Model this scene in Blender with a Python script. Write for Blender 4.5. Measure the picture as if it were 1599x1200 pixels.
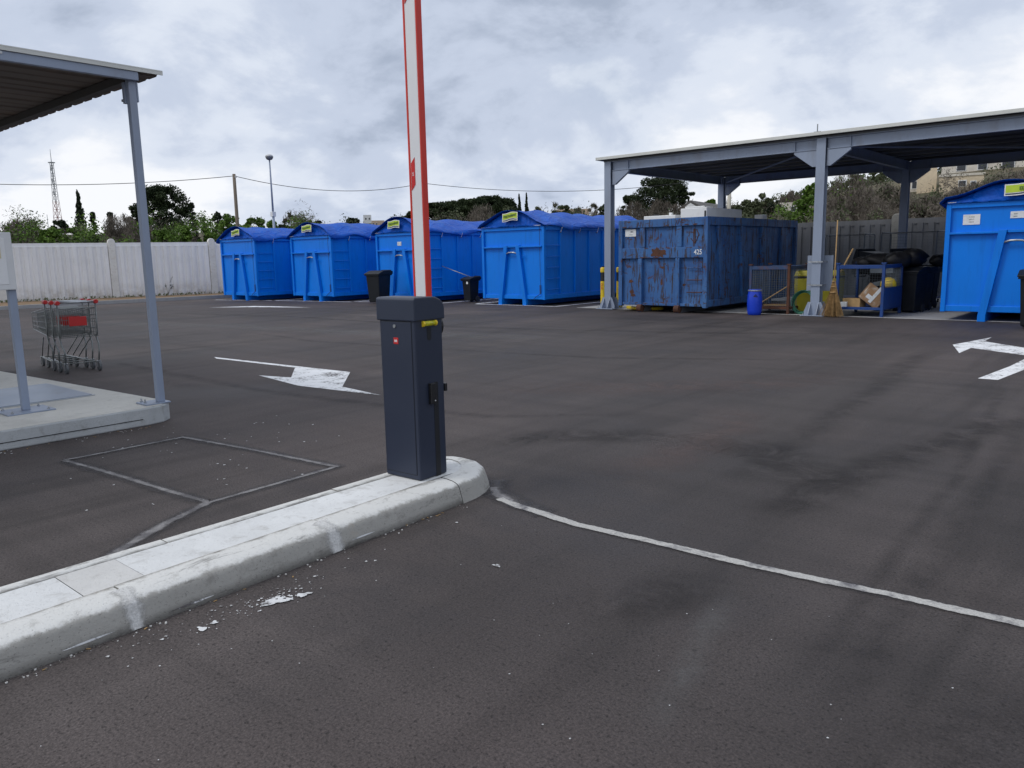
import bpy, math, random
import numpy as np
from mathutils import Vector, Matrix
R = math.radians
random.seed(7)
rng = np.random.default_rng(11)
for o in list(bpy.data.objects):
    bpy.data.objects.remove(o)
S = bpy.context.scene
COL = S.collection

# ---------------------------------------------------------------- camera
yaw, pitch, roll = R(41.0), R(9.3), R(1.2)
fwd = Vector((-math.sin(yaw)*math.cos(pitch), math.cos(yaw)*math.cos(pitch), -math.sin(pitch)))
r0 = Vector((math.cos(yaw), math.sin(yaw), 0)); u0 = r0.cross(fwd)
rt = r0*math.cos(roll) - u0*math.sin(roll); up = u0*math.cos(roll) + r0*math.sin(roll)
cd = bpy.data.cameras.new('camera'); cam = bpy.data.objects.new('camera', cd); COL.objects.link(cam)
m = Matrix((rt, up, -fwd)).transposed().to_4x4(); m.translation = Vector((0, 0, 1.5))
cam.matrix_world = m
cd.sensor_fit = 'HORIZONTAL'; cd.sensor_width = 36.0; cd.lens = 36.0*1224/1599
cd.clip_start = 0.05; cd.clip_end = 6000
S.camera = cam
# ---------------------------------------------------------------- light
SUN_EL, SUN_AZ = R(48), R(215)          # azimuth clockwise from +Y
w = bpy.data.worlds.new('World'); S.world = w; w.use_nodes = True
nt = w.node_tree; nt.nodes.clear()
N = nt.nodes.new; LK = nt.links.new
out = N('ShaderNodeOutputWorld')
sky = N('ShaderNodeTexSky'); sky.sky_type = 'NISHITA'; sky.sun_disc = False
sky.sun_elevation = SUN_EL; sky.sun_rotation = SUN_AZ
bg1 = N('ShaderNodeBackground'); bg1.inputs['Strength'].default_value = 0.10
LK(sky.outputs[0], bg1.inputs['Color'])
tc = N('ShaderNodeTexCoord'); sep = N('ShaderNodeSeparateXYZ'); LK(tc.outputs['Generated'], sep.inputs[0])
def mth(op, a, b=None, c=None):
    n = N('ShaderNodeMath'); n.operation = op
    for i, v in enumerate((a, b, c)):
        if v is None: continue
        if isinstance(v, (int, float)): n.inputs[i].default_value = v
        else: LK(v, n.inputs[i])
    return n.outputs[0]
zz = mth('ADD', mth('MAXIMUM', sep.outputs[2], 0.0), 0.42)
cx = mth('DIVIDE', sep.outputs[0], zz); cy = mth('DIVIDE', sep.outputs[1], zz)
cmb = N('ShaderNodeCombineXYZ'); LK(cx, cmb.inputs[0]); LK(cy, cmb.inputs[1])
def noise(scale, detail, rough, dist=0.0, off=(0, 0, 0), src=None):
    mp = N('ShaderNodeMapping'); mp.inputs['Location'].default_value = off
    LK(src or cmb.outputs[0], mp.inputs[0])
    n = N('ShaderNodeTexNoise'); n.inputs['Scale'].default_value = scale
    n.inputs['Detail'].default_value = detail; n.inputs['Roughness'].default_value = rough
    n.inputs['Distortion'].default_value = dist
    LK(mp.outputs[0], n.inputs['Vector']); return n.outputs['Fac']
def ramp(fac, stops):
    r = N('ShaderNodeValToRGB'); e = r.color_ramp.elements
    e[0].position, e[0].color = stops[0][0], (*stops[0][1], 1)
    e[1].position, e[1].color = stops[-1][0], (*stops[-1][1], 1)
    for p, c in stops[1:-1]:
        k = e.new(p); k.color = (*c, 1)
    r.color_ramp.interpolation = 'EASE'
    LK(fac, r.inputs[0]); return r.outputs[0]
n1 = noise(1.05, 5, 0.50, 0.15, (7.7, 9.1, 5)); n2 = noise(3.1, 8, 0.58, 0.2, (8.3, 2.2, 4))
nn = mth('ADD', mth('MULTIPLY', n1, 0.62), mth('MULTIPLY', n2, 0.38))
cl = ramp(nn, [(0.38, (0.39, 0.455, 0.58)), (0.445, (0.57, 0.64, 0.78)), (0.50, (0.73, 0.79, 0.90)), (0.57, (0.95, 0.97, 1.01))])
bg2 = N('ShaderNodeBackground'); bg2.inputs['Strength'].default_value = 1.0; LK(cl, bg2.inputs['Color'])
mask = ramp(noise(0.9, 5, 0.5, 0.0, (1.2, 6.0, 2)), [(0.26, (0.72, 0.72, 0.72)), (0.38, (1, 1, 1))])
mx = N('ShaderNodeMixShader'); LK(mask, mx.inputs[0]); LK(bg1.outputs[0], mx.inputs[1]); LK(bg2.outputs[0], mx.inputs[2])
LK(mx.outputs[0], out.inputs['Surface'])
sd = bpy.data.lights.new('sun', 'SUN'); sd.energy = 1.15; sd.angle = R(18); sd.color = (1.0, 0.97, 0.93)
sun = bpy.data.objects.new('sun', sd); COL.objects.link(sun)
sun.rotation_euler = (R(90)-SUN_EL, 0, math.pi - SUN_AZ)
S.view_settings.view_transform = 'Standard'; S.view_settings.look = 'None'
S.view_settings.gamma = 1.0; S.view_settings.exposure = 0.0; S.view_settings.use_curve_mapping = False

# ---------------------------------------------------------------- materials
def newmat(name):
    mt = bpy.data.materials.new(name); mt.use_nodes = True
    t = mt.node_tree; b = t.nodes['Principled BSDF']
    return mt, t, b
class G:
    """small node helper for one material"""
    def __init__(s, t): s.t = t; s.tc = t.nodes.new('ShaderNodeTexCoord')
    def n(s, k): return s.t.nodes.new(k)
    def l(s, a, b): s.t.links.new(a, b)
    def vec(s, src='Object', scale=(1, 1, 1), rot=(0, 0, 0), off=(0, 0, 0)):
        mp = s.n('ShaderNodeMapping'); mp.inputs['Scale'].default_value = scale
        mp.inputs['Rotation'].default_value = rot; mp.inputs['Location'].default_value = off
        s.l(s.tc.outputs[src], mp.inputs[0]); return mp.outputs[0]
    def noise(s, vec, scale=5, detail=4, rough=.55, dist=0):
        n = s.n('ShaderNodeTexNoise'); n.inputs['Scale'].default_value = scale; n.inputs['Detail'].default_value = detail
        n.inputs['Roughness'].default_value = rough; n.inputs['Distortion'].default_value = dist
        s.l(vec, n.inputs['Vector']); return n.outputs['Fac']
    def vor(s, vec, scale, feature='F1', out='Distance'):
        n = s.n('ShaderNodeTexVoronoi'); n.feature = feature; n.inputs['Scale'].default_value = scale
        s.l(vec, n.inputs['Vector']); return n.outputs[out]
    def ramp(s, fac, stops):
        r = s.n('ShaderNodeValToRGB'); e = r.color_ramp.elements
        f = lambda c: (c, c, c, 1) if isinstance(c, (int, float)) else (*c, 1)
        e[0].position, e[0].color = stops[0][0], f(stops[0][1])
        e[1].position, e[1].color = stops[-1][0], f(stops[-1][1])
        for p, c in stops[1:-1]: e.new(p).color = f(c)
        s.l(fac, r.inputs[0]); return r.outputs[0]
    def mix(s, fac, a, b, mode='MIX'):
        n = s.n('ShaderNodeMix'); n.data_type = 'RGBA'; n.blend_type = mode
        for i, v in ((0, fac), (6, a), (7, b)):
            if isinstance(v, (int, float)) and i == 0: n.inputs[0].default_value = v
            elif isinstance(v, tuple): n.inputs[i].default_value = (*v, 1)
            elif isinstance(v, (int, float)): n.inputs[i].default_value = (v, v, v, 1)
            else: s.l(v, n.inputs[i])
        return n.outputs[2]
    def bump(s, h, strength=.3, dist=.01, normal=None):
        n = s.n('ShaderNodeBump'); n.inputs['Strength'].default_value = strength; n.inputs['Distance'].default_value = dist
        s.l(h, n.inputs['Height'])
        if normal is not None: s.l(normal, n.inputs['Normal'])
        return n.outputs[0]
def simple(name, col, rough=.5, metal=0, var=.12, scale=3.0, bump=0.0, bscale=60, spec=.5, dirt=None, dirtscale=1.5, dirtamt=.5, streak=False):
    mt, t, b = newmat(name); g = G(t)
    v = g.vec(scale=(1, 1, .25) if streak else (1, 1, 1))
    nz = g.noise(v, scale, 5, .6)
    lo = tuple(c*(1-var) for c in col); hi = tuple(min(1, c*(1+var)) for c in col)
    c = g.ramp(nz, [(.3, lo), (.7, hi)])
    if dirt:
        dm = g.ramp(g.noise(v, dirtscale, 6, .65, .3), [(.5, 0.0), (.72, dirtamt)])
        c = g.mix(dm, c, dirt)
    g.l(c, b.inputs['Base Color'])
    rr = g.ramp(nz, [(.3, max(0, rough-.08)), (.7, min(1, rough+.08))]); g.l(rr, b.inputs['Roughness'])
    b.inputs['Metallic'].default_value = metal; b.inputs['Specular IOR Level'].default_value = spec
    if bump: g.l(g.bump(g.noise(g.vec(), bscale, 3, .6), bump, .004), b.inputs['Normal'])
    return mt
M = {}
# asphalt
mt, t, b = newmat('asphalt'); g = G(t)
v = g.vec()
big = g.noise(g.vec(scale=(1, .5, 1), rot=(0, 0, R(-12))), .32, 5, .55, .6)
base = g.ramp(big, [(.30, (.033, .0275, .027)), (.5, (.056, .047, .0455)), (.70, (.092, .078, .075))])
lane = g.noise(g.vec(scale=(.10, 1.6, 1), rot=(0, 0, R(-10))), 1.1, 6, .6, .25)       # paving and tyre streaks
base = g.mix(.42, base, g.ramp(lane, [(.36, .52), (.5, .95), (.64, 1.30)]), 'MULTIPLY')
lane2 = g.noise(g.vec(scale=(1.9, .16, 1), rot=(0, 0, R(4)), off=(4, 3, 0)), .9, 7, .62, .3)
base = g.mix(.55, base, g.ramp(lane2, [(.36, .45), (.48, 1.0), (.66, 1.3)]), 'MULTIPLY')
st = g.ramp(g.noise(g.vec(off=(5.3, 2.1, 0)), .55, 6, .62, .4), [(.53, 0.0), (.64, .72)])
base = g.mix(st, base, (.045, .040, .042))
tint = g.ramp(g.noise(g.vec(off=(9, 1, 3)), .25, 3), [(.45, 0.0), (.7, .35)])
base = g.mix(tint, base, (.115, .088, .082))
ag = g.ramp(g.noise(v, 95, 3, .7), [(.30, .48), (.5, 1.0), (.70, 1.6)])
base = g.mix(.85, base, ag, 'MULTIPLY')
pit = g.ramp(g.noise(g.vec(off=(1, 2, 0)), 58, 3, .6), [(.33, .34), (.43, 1.0)])
base = g.mix(.9, base, pit, 'MULTIPLY')
chip = g.ramp(g.vor(v, 34), [(.0, 1.0), (.085, 0.0)])
chm = g.ramp(g.noise(v, 2.2, 3), [(.56, 0.0), (.62, .38)])
base = g.mix(g.mix(1.0, chip, chm, 'MULTIPLY'), base, (.30, .29, .29))
g.l(base, b.inputs['Base Color'])
g.l(g.ramp(big, [(.3, .62), (.7, .86)]), b.inputs['Roughness']); b.inputs['Specular IOR Level'].default_value = .35
h = g.mix(.5, g.noise(v, 110, 3, .7), g.vor(v, 120))
g.l(g.bump(h, .75, .006), b.inputs['Normal']); M['asphalt'] = mt
# worn paint
def paint(name, col, wear):
    mt, t, b = newmat(name); g = G(t); v = g.vec()
    a = g.noise(v, 26, 6, .75); a2 = g.noise(v, 3.0, 5, .7)
    k = g.ramp(g.mix(.5, a, a2), [(wear, 1.0), (wear+.07, 0.0)])
    c = g.mix(k, col, (.11, .10, .10)); c = g.mix(.5, c, g.ramp(a2, [(.3, .72), (.7, 1.08)]), 'MULTIPLY')
    g.l(c, b.inputs['Base Color']); b.inputs['Roughness'].default_value = .7
    g.l(g.bump(g.noise(v, 110, 3, .7), .5, .005), b.inputs['Normal']); return mt
M['paint'] = paint('road_paint', (.84, .85, .86), .41)
M['paint_old'] = paint('worn_paint', (.50, .50, .51), .47)
M['splash'] = paint('paint_splash', (.70, .71, .72), .43)
def seal(name, ca, cb, lo, hi, soft=(.15, .7)):
    mt, t, b = newmat(name); g = G(t); v = g.vec()
    sp = g.n('ShaderNodeSeparateXYZ'); g.l(g.tc.outputs['UV'], sp.inputs[0])       # u runs 0..1..0 across the ribbon
    al = g.mix(.45, sp.outputs[0], g.noise(v, 16, 6, .75)); al = g.ramp(al, [(soft[0]+.12, 0.0), (soft[1], 1.0)])
    g.l(al, b.inputs['Alpha'])
    c = g.ramp(g.noise(v, 7, 6, .75, .5), [(lo, ca), (hi, cb)])
    c = g.mix(.7, c, g.ramp(g.noise(v, 90, 3, .7), [(.3, .6), (.7, 1.3)]), 'MULTIPLY')
    g.l(c, b.inputs['Base Color']); b.inputs['Roughness'].default_value = .7
    g.l(g.bump(g.noise(v, 100, 3, .7), .7, .006), b.inputs['Normal']); return mt
M['seal_dark'] = seal('bitumen_seal', (.034, .032, .036), (.075, .068, .069), .36, .62, (.18, .80))
def stain(name, col, amt):
    mt, t, b = newmat(name); g = G(t); v = g.vec()
    sp = g.n('ShaderNodeSeparateXYZ'); g.l(g.tc.outputs['UV'], sp.inputs[0])
    sm = g.mix(1.0, g.ramp(sp.outputs[0], [(0.0, 0.0), (1.0, 1.0)]), g.ramp(sp.outputs[1], [(0.0, 0.0), (1.0, 1.0)]), 'MULTIPLY')
    for nd_ in t.nodes:
        if nd_.type == 'VALTORGB': nd_.color_ramp.interpolation = 'EASE'
    al = g.mix(1.0, sm, g.ramp(g.noise(v, 3.0, 9, .75, .6), [(.38, .05*amt), (.60, 1.15*amt)]), 'MULTIPLY')
    al = g.mix(.6, al, g.ramp(g.noise(v, 70, 3, .7), [(.35, .3), (.6, 1.2)]), 'MULTIPLY')
    g.l(al, b.inputs['Alpha']); b.inputs['Base Color'].default_value = (*col, 1); b.inputs['Roughness'].default_value = .75
    return mt
M['tyremark'] = stain('tyre_rubber_mark', (.022, .020, .021), .24)
M['oilstain'] = stain('old_oil_stain', (.022, .018, .018), .50)
M['duststreak'] = stain('pale_dust_streak', (.19, .19, .19), .30)
M['browndust'] = stain('reddish_dust', (.14, .10, .092), .40)
M['seal_light'] = seal('chalky_seal', (.085, .08, .085), (.27, .26, .26), .38, .64, (.16, .55))
M['line_chalk'] = seal('filled_groove', (.15, .145, .155), (.46, .45, .43), .34, .50, (.10, .34))
# concrete
def concrete(name, col, dark, rust=False, white=None):
    mt, t, b = newmat(name); g = G(t); v = g.vec()
    c = g.ramp(g.noise(v, 1.6, 7, .65, .3), [(.3, tuple(x*.86 for x in col)), (.7, tuple(min(1, x*1.08) for x in col))])
    c = g.mix(g.ramp(g.noise(v, 9, 7, .72, .4), [(.53, 0.0), (.68, .62)]), c, dark)
    c = g.mix(g.ramp(g.noise(g.vec(off=(3, 3, 3)), 55, 4, .7), [(.30, .7), (.38, 0.0)]), c, dark)
    if rust: c = g.mix(g.ramp(g.noise(g.vec(off=(7, 1, 0)), 2.0, 5, .7), [(.60, 0.0), (.74, .5)]), c, (.42, .27, .15))
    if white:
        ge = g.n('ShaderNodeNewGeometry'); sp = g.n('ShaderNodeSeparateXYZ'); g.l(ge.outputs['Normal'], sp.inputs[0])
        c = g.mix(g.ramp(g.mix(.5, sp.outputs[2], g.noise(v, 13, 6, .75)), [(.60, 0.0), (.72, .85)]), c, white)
    g.l(c, b.inputs['Base Color']); b.inputs['Roughness'].default_value = .82; b.inputs['Specular IOR Level'].default_value = .3
    if white:
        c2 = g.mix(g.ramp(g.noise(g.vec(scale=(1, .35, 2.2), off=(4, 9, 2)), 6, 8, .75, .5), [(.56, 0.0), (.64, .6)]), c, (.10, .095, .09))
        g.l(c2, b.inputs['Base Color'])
    pores = g.ramp(g.vor(v, 70), [(.10, 0.0), (.22, 1.0)])
    g.l(g.bump(g.mix(.35, g.noise(v, 30, 7, .72), pores), .8, .008), b.inputs['Normal']); return mt
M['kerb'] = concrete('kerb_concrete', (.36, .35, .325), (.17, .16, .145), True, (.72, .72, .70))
M['mortar'] = seal('mortar_smear', (.50, .495, .48), (.64, .64, .63), .35, .6, (.16, .60))
M['kerbtop'] = concrete('painted_screed', (.72, .73, .73), (.42, .41, .39))
M['mortar2'] = concrete('rough_mortar', (.64, .635, .62), (.42, .41, .39))
M['slab'] = concrete('slab_concrete', (.62, .61, .57), (.44, .43, .40))
M['slabside'] = concrete('slab_side_concrete', (.46, .48, .49), (.28, .28, .27))
M['floor'] = concrete('floor_concrete', (.36, .36, .36), (.24, .23, .22))
M['edge'] = concrete('edge_strip', (.58, .57, .55), (.36, .35, .33))
# precast wall: greyish white, stained from the bottom and with vertical runs
mt, t, b = newmat('precast_wall'); g = G(t); v = g.vec()
c = g.ramp(g.noise(g.vec(scale=(1, 1, .12)), 3.2, 6, .65), [(.3, (.74, .74, .75)), (.7, (.86, .86, .87))])
c = g.mix(g.ramp(g.noise(v, 1.1, 6, .7), [(.5, 0.0), (.75, .5)]), c, (.62, .62, .61))
sp = g.n('ShaderNodeSeparateXYZ'); g.l(g.tc.outputs['Object'], sp.inputs[0])
mr = g.n('ShaderNodeMapRange'); g.l(sp.outputs[2], mr.inputs[0]); mr.inputs[1].default_value = .75; mr.inputs[2].default_value = 0.05
dm = g.mix(1.0, mr.outputs[0], g.ramp(g.noise(v, 3.5, 6, .7), [(.35, 0.0), (.65, .75)]), 'MULTIPLY')
c = g.mix(dm, c, (.30, .235, .16))
g.l(c, b.inputs['Base Color']); b.inputs['Roughness'].default_value = .85
g.l(g.bump(g.noise(v, 30, 5, .7), .4, .008), b.inputs['Normal']); M['wall'] = mt
M['wallpost'] = concrete('wall_post_concrete', (.72, .71, .68), (.45, .42, .37), True)
M['wallshade'] = simple('shade_toned_panel_concrete', (.20, .205, .215), .9, var=.18, scale=2, dirt=(.12, .115, .11), dirtamt=.5, bump=.4, bscale=30, streak=True)  # back wall: shade under the canopy is put into this darker concrete colour
M['postshade'] = concrete('shade_toned_post_concrete', (.34, .33, .30), (.2, .2, .18))  # posts of the back wall, canopy shade painted into their tone as well
M['seal_grit'] = simple('dark_grit', (.12, .11, .10), .9, var=.4, scale=30)
M['soil'] = simple('dry_soil', (.22, .155, .10), .95, var=.4, scale=4, bump=.8, bscale=30, spec=.1)
# terrain
mt, t, b = newmat('terrain_soil'); g = G(t); v = g.vec()
c = g.ramp(g.noise(v, .06, 8, .65), [(.35, (.055, .062, .028)), (.5, (.085, .080, .042)), (.65, (.14, .11, .065))])
g.l(c, b.inputs['Base Color']); b.inputs['Roughness'].default_value = .95
g.l(g.bump(g.noise(v, 1.3, 6, .7), 1, .3), b.inputs['Normal']); M['terrain'] = mt
# metals & paints
M['steel'] = simple('grey_blue_painted_steel', (.265, .315, .415), .42, var=.07, scale=2.2, dirt=(.17, .16, .17), dirtamt=.45, dirtscale=3.2, streak=True)
M['steel_dark'] = simple('roof_purlin_steel', (.16, .17, .19), .55, var=.1)
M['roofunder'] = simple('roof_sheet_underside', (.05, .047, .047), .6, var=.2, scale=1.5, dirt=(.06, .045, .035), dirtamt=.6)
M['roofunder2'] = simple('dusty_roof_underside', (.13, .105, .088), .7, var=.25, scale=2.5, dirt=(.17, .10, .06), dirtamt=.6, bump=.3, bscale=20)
M['fascia'] = simple('pale_roof_flashing', (.62, .63, .60), .45, var=.06, dirt=(.42, .42, .38), dirtamt=.3)
M['galv'] = simple('galvanised_steel', (.42, .44, .46), .35, metal=.7, var=.15, scale=12)
M['wire'] = simple('chromed_wire', (.22, .235, .23), .35, metal=.6, var=.1, scale=20)
M['cab'] = simple('anthracite_powder_coat', (.020, .028, .053), .48, var=.05, scale=2, bump=.12, bscale=260)
M['cabdark'] = simple('black_gap', (.008, .009, .012), .6)
M['capmat'] = simple('anthracite_plastic_cap', (.025, .034, .060), .42, var=.04, bump=.08, bscale=260)
M['black'] = simple('black_plastic', (.012, .012, .014), .42, var=.15)
M['bin'] = simple('dark_bin_plastic', (.008, .010, .014), .5, var=.2, scale=5, spec=.3, dirt=(.03, .03, .03), dirtamt=.3)
M['bag'] = simple('matt_black_film', (.010, .010, .012), .55, var=.2, spec=.3, bump=.6, bscale=9)
M['rubber'] = simple('grey_rubber', (.035, .036, .038), .75)
M['wheel'] = simple('grey_wheel', (.13, .14, .15), .6)
M['red'] = simple('red_plastic', (.55, .02, .02), .4, var=.08)
M['boomred'] = simple('boom_red', (.62, .035, .02), .5, var=.06)
M['boomwhite'] = simple('boom_white', (.74, .75, .77), .35, var=.03)
M['white'] = simple('white_enamel', (.78, .79, .80), .35, var=.05, dirt=(.45, .43, .40), dirtamt=.3)
M['sticker'] = simple('white_sticker', (.74, .76, .77), .5, var=.04, dirt=(.4, .42, .42), dirtamt=.5, dirtscale=14)
M['ink'] = simple('dark_ink', (.03, .035, .05), .6)
M['lime'] = simple('lime_banner', (.42, .56, .03), .5, var=.08)
M['limetext'] = simple('dark_green_print', (.05, .12, .02), .5)
M['navyprint'] = simple('navy_print', (.015, .03, .07), .5)
M['yellow'] = simple('yellow_plastic', (.72, .52, .02), .45, var=.08, dirt=(.35, .25, .04), dirtamt=.35)
M['yellowres'] = simple('yellow_green_resin', (.50, .47, .02), .18, var=.3, scale=40)
M['drum'] = simple('blue_drum_plastic', (.005, .045, .55), .38, var=.06)
M['cageblue'] = simple('blue_cage_paint', (.005, .045, .20), .5, var=.15, dirt=(.06, .05, .05), dirtamt=.5, dirtscale=6)
M['cagerust'] = simple('rusty_cage_paint', (.028, .062, .15), .7, var=.25, dirt=(.12, .045, .022), dirtamt=1.0, dirtscale=5)
M['rust'] = simple('rusted_steel', (.085, .034, .020), .85, var=.4, scale=8)
M['meshwire'] = simple('grey_mesh_wire', (.13, .155, .18), .5, metal=.4)
M['paleyellow'] = simple('pale_yellow_label', (.62, .58, .36), .6)
M['binyellow'] = simple('dull_yellow_bin', (.30, .27, .012), .5, var=.1, dirt=(.2, .17, .03), dirtamt=.5)
M['wood'] = simple('pale_wood', (.42, .27, .12), .7, var=.2, scale=8)
M['straw'] = simple('straw_bristle', (.33, .21, .09), .9, var=.4, scale=15)
M['card'] = simple('cardboard', (.33, .20, .11), .9, var=.2, dirt=(.6, .58, .52), dirtamt=.7, dirtscale=9)
M['hose'] = simple('green_hose', (.015, .13, .085), .45, var=.15)
M['plate'] = simple('scale_plate_steel', (.27, .32, .40), .38, metal=.25, var=.12, scale=1.5, dirt=(.16, .17, .19), dirtamt=.6, dirtscale=2)
M['bark'] = simple('bark', (.075, .055, .04), .95, var=.3, scale=10, bump=.8, bscale=20)
M['polewood'] = simple('weathered_pole', (.17, .14, .11), .9, var=.25, scale=6, streak=True)
M['poleconc'] = simple('pale_concrete_pole', (.50, .47, .40), .85, var=.1)
M['cable'] = simple('black_cable', (.02, .02, .022), .6)
M['mast'] = simple('mast_steel', (.26, .28, .30), .6)
M['mastred'] = simple('mast_red', (.32, .16, .15), .6)
M['stucco'] = simple('beige_stucco', (.60, .50, .36), .9, var=.08, dirt=(.35, .29, .21), dirtamt=.6, dirtscale=.6)
M['stuccopale'] = simple('pale_stucco', (.62, .58, .51), .9, var=.08, dirt=(.38, .33, .28), dirtamt=.6, dirtscale=.5)
M['stuccowhite'] = simple('white_render', (.68, .69, .70), .8, var=.05)
M['terracotta'] = simple('pinkish_wall', (.52, .40, .31), .9, var=.12)
M['glassdark'] = simple('dark_window', (.03, .035, .045), .2)
M['roofgrey'] = simple('dark_roof', (.10, .095, .09), .8, var=.2)
M['lampglobe'] = simple('lamp_globe', (.50, .51, .52), .3)
M['weed'] = simple('weed_leaf', (.10, .12, .04), .8, var=.4, scale=9)
# blue container paint, light soil streaks
def blue(name, col, d, amt):
    mt, t, b = newmat(name); g = G(t); v = g.vec()
    c = g.ramp(g.noise(v, .9, 4, .5), [(.3, tuple(x*.93 for x in col)), (.7, tuple(x*1.06 for x in col))])
    s_ = g.noise(g.vec(scale=(2.2, 2.2, .22)), 3, 6, .7)
    c = g.mix(g.ramp(s_, [(.52, 0.0), (.75, amt)]), c, d)
    g.l(c, b.inputs['Base Color']); g.l(g.ramp(s_, [(.3, .34), (.7, .5)]), b.inputs['Roughness']); b.inputs['Specular IOR Level'].default_value = .28
    g.l(g.bump(g.noise(v, 2.2, 3, .5), .12, .03), b.inputs['Normal']); return mt
M['blue'] = blue('bright_blue_paint', (.0, .195, .78), (.0, .10, .42), .5)
# rusty old container
mt, t, b = newmat('scraped_blue_paint'); g = G(t); v = g.vec()
c = g.ramp(g.noise(v, 1.4, 6, .65), [(.3, (.018, .080, .26)), (.7, (.045, .150, .37))])
c = g.mix(g.ramp(g.noise(g.vec(scale=(1, 1, .5)), 1.8, 7, .7), [(.5, 0.0), (.75, .30)]), c, (.11, .21, .40))
s1 = g.noise(g.vec(scale=(5, 5, .55)), 2.4, 8, .74, .4)        # vertical scrapes
s2 = g.noise(g.vec(off=(3.3, 0, 1.7)), 1.9, 9, .78, .3)        # patches
c = g.mix(g.ramp(s1, [(.53, 0.0), (.575, .9)]), c, (.036, .022, .018))
c = g.mix(g.ramp(s2, [(.60, 0.0), (.635, .9)]), c, (.085, .034, .018))
s3 = g.noise(g.vec(scale=(1, 1, 3.2), off=(1, 1, 5)), 3.4, 8, .75, .5)
c = g.mix(g.ramp(s3, [(.59, 0.0), (.63, .9)]), c, (.05, .025, .018))
g.l(c, b.inputs['Base Color']); g.l(g.ramp(s2, [(.4, .5), (.65, .85)]), b.inputs['Roughness'])
g.l(g.bump(g.noise(v, 2.5, 5, .6), .35, .03), b.inputs['Normal']); M['oldblue'] = mt
# tarpaulin
mt, t, b = newmat('blue_tarpaulin'); g = G(t); v = g.vec()
c = g.ramp(g.noise(v, 2.5, 6, .65), [(.3, (.0, .055, .36)), (.7, (.0, .10, .54))])
c = g.mix(g.ramp(g.noise(g.vec(off=(2, 7, 1)), 1.3, 7, .7), [(.52, 0.0), (.75, .40)]), c, (.02, .19, .56))
g.l(c, b.inputs['Base Color']); b.inputs['Roughness'].default_value = .5; b.inputs['Specular IOR Level'].default_value = .16
wv = g.mix(.5, g.noise(g.vec(scale=(1, .45, 1)), 6, 6, .6, .6), g.noise(v, 2.2, 4, .6))
crs = g.vor(g.vec(scale=(1.0, .55, 1.0), rot=(0, 0, .5)), 2.6, 'DISTANCE_TO_EDGE'); wv = g.mix(.28, wv, g.ramp(crs, [(0.0, 1.0), (.10, .15)]))
g.l(g.bump(wv, .9, .07), b.inputs['Normal']); M['tarp'] = mt
# foliage materials
def leaf(name, a, c_, d, sc=.9):
    mt, t, b = newmat(name); g = G(t)
    c = g.ramp(g.noise(g.vec(), sc, 4, .7), [(.32, a), (.5, c_), (.68, d)])
    g.l(c, b.inputs['Base Color']); b.inputs['Roughness'].default_value = .7; b.inputs['Specular IOR Level'].default_value = .2
    return mt
LEAF = dict(
 pine=leaf('pine_needles', (.014, .024, .010), (.026, .040, .016), (.045, .062, .024)),
 dark=leaf('dark_leaves', (.014, .022, .012), (.024, .036, .018), (.040, .052, .026)),
 green=leaf('spring_leaves', (.040, .078, .014), (.080, .145, .022), (.14, .225, .034)),
 olive=leaf('olive_leaves', (.045, .060, .030), (.075, .090, .045), (.11, .125, .068)),
 bare=leaf('bare_twigs', (.085, .072, .058), (.13, .112, .092), (.19, .165, .14)),
 twig=leaf('grey_twigs', (.085, .075, .062), (.12, .105, .085), (.17, .15, .12)))

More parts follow.
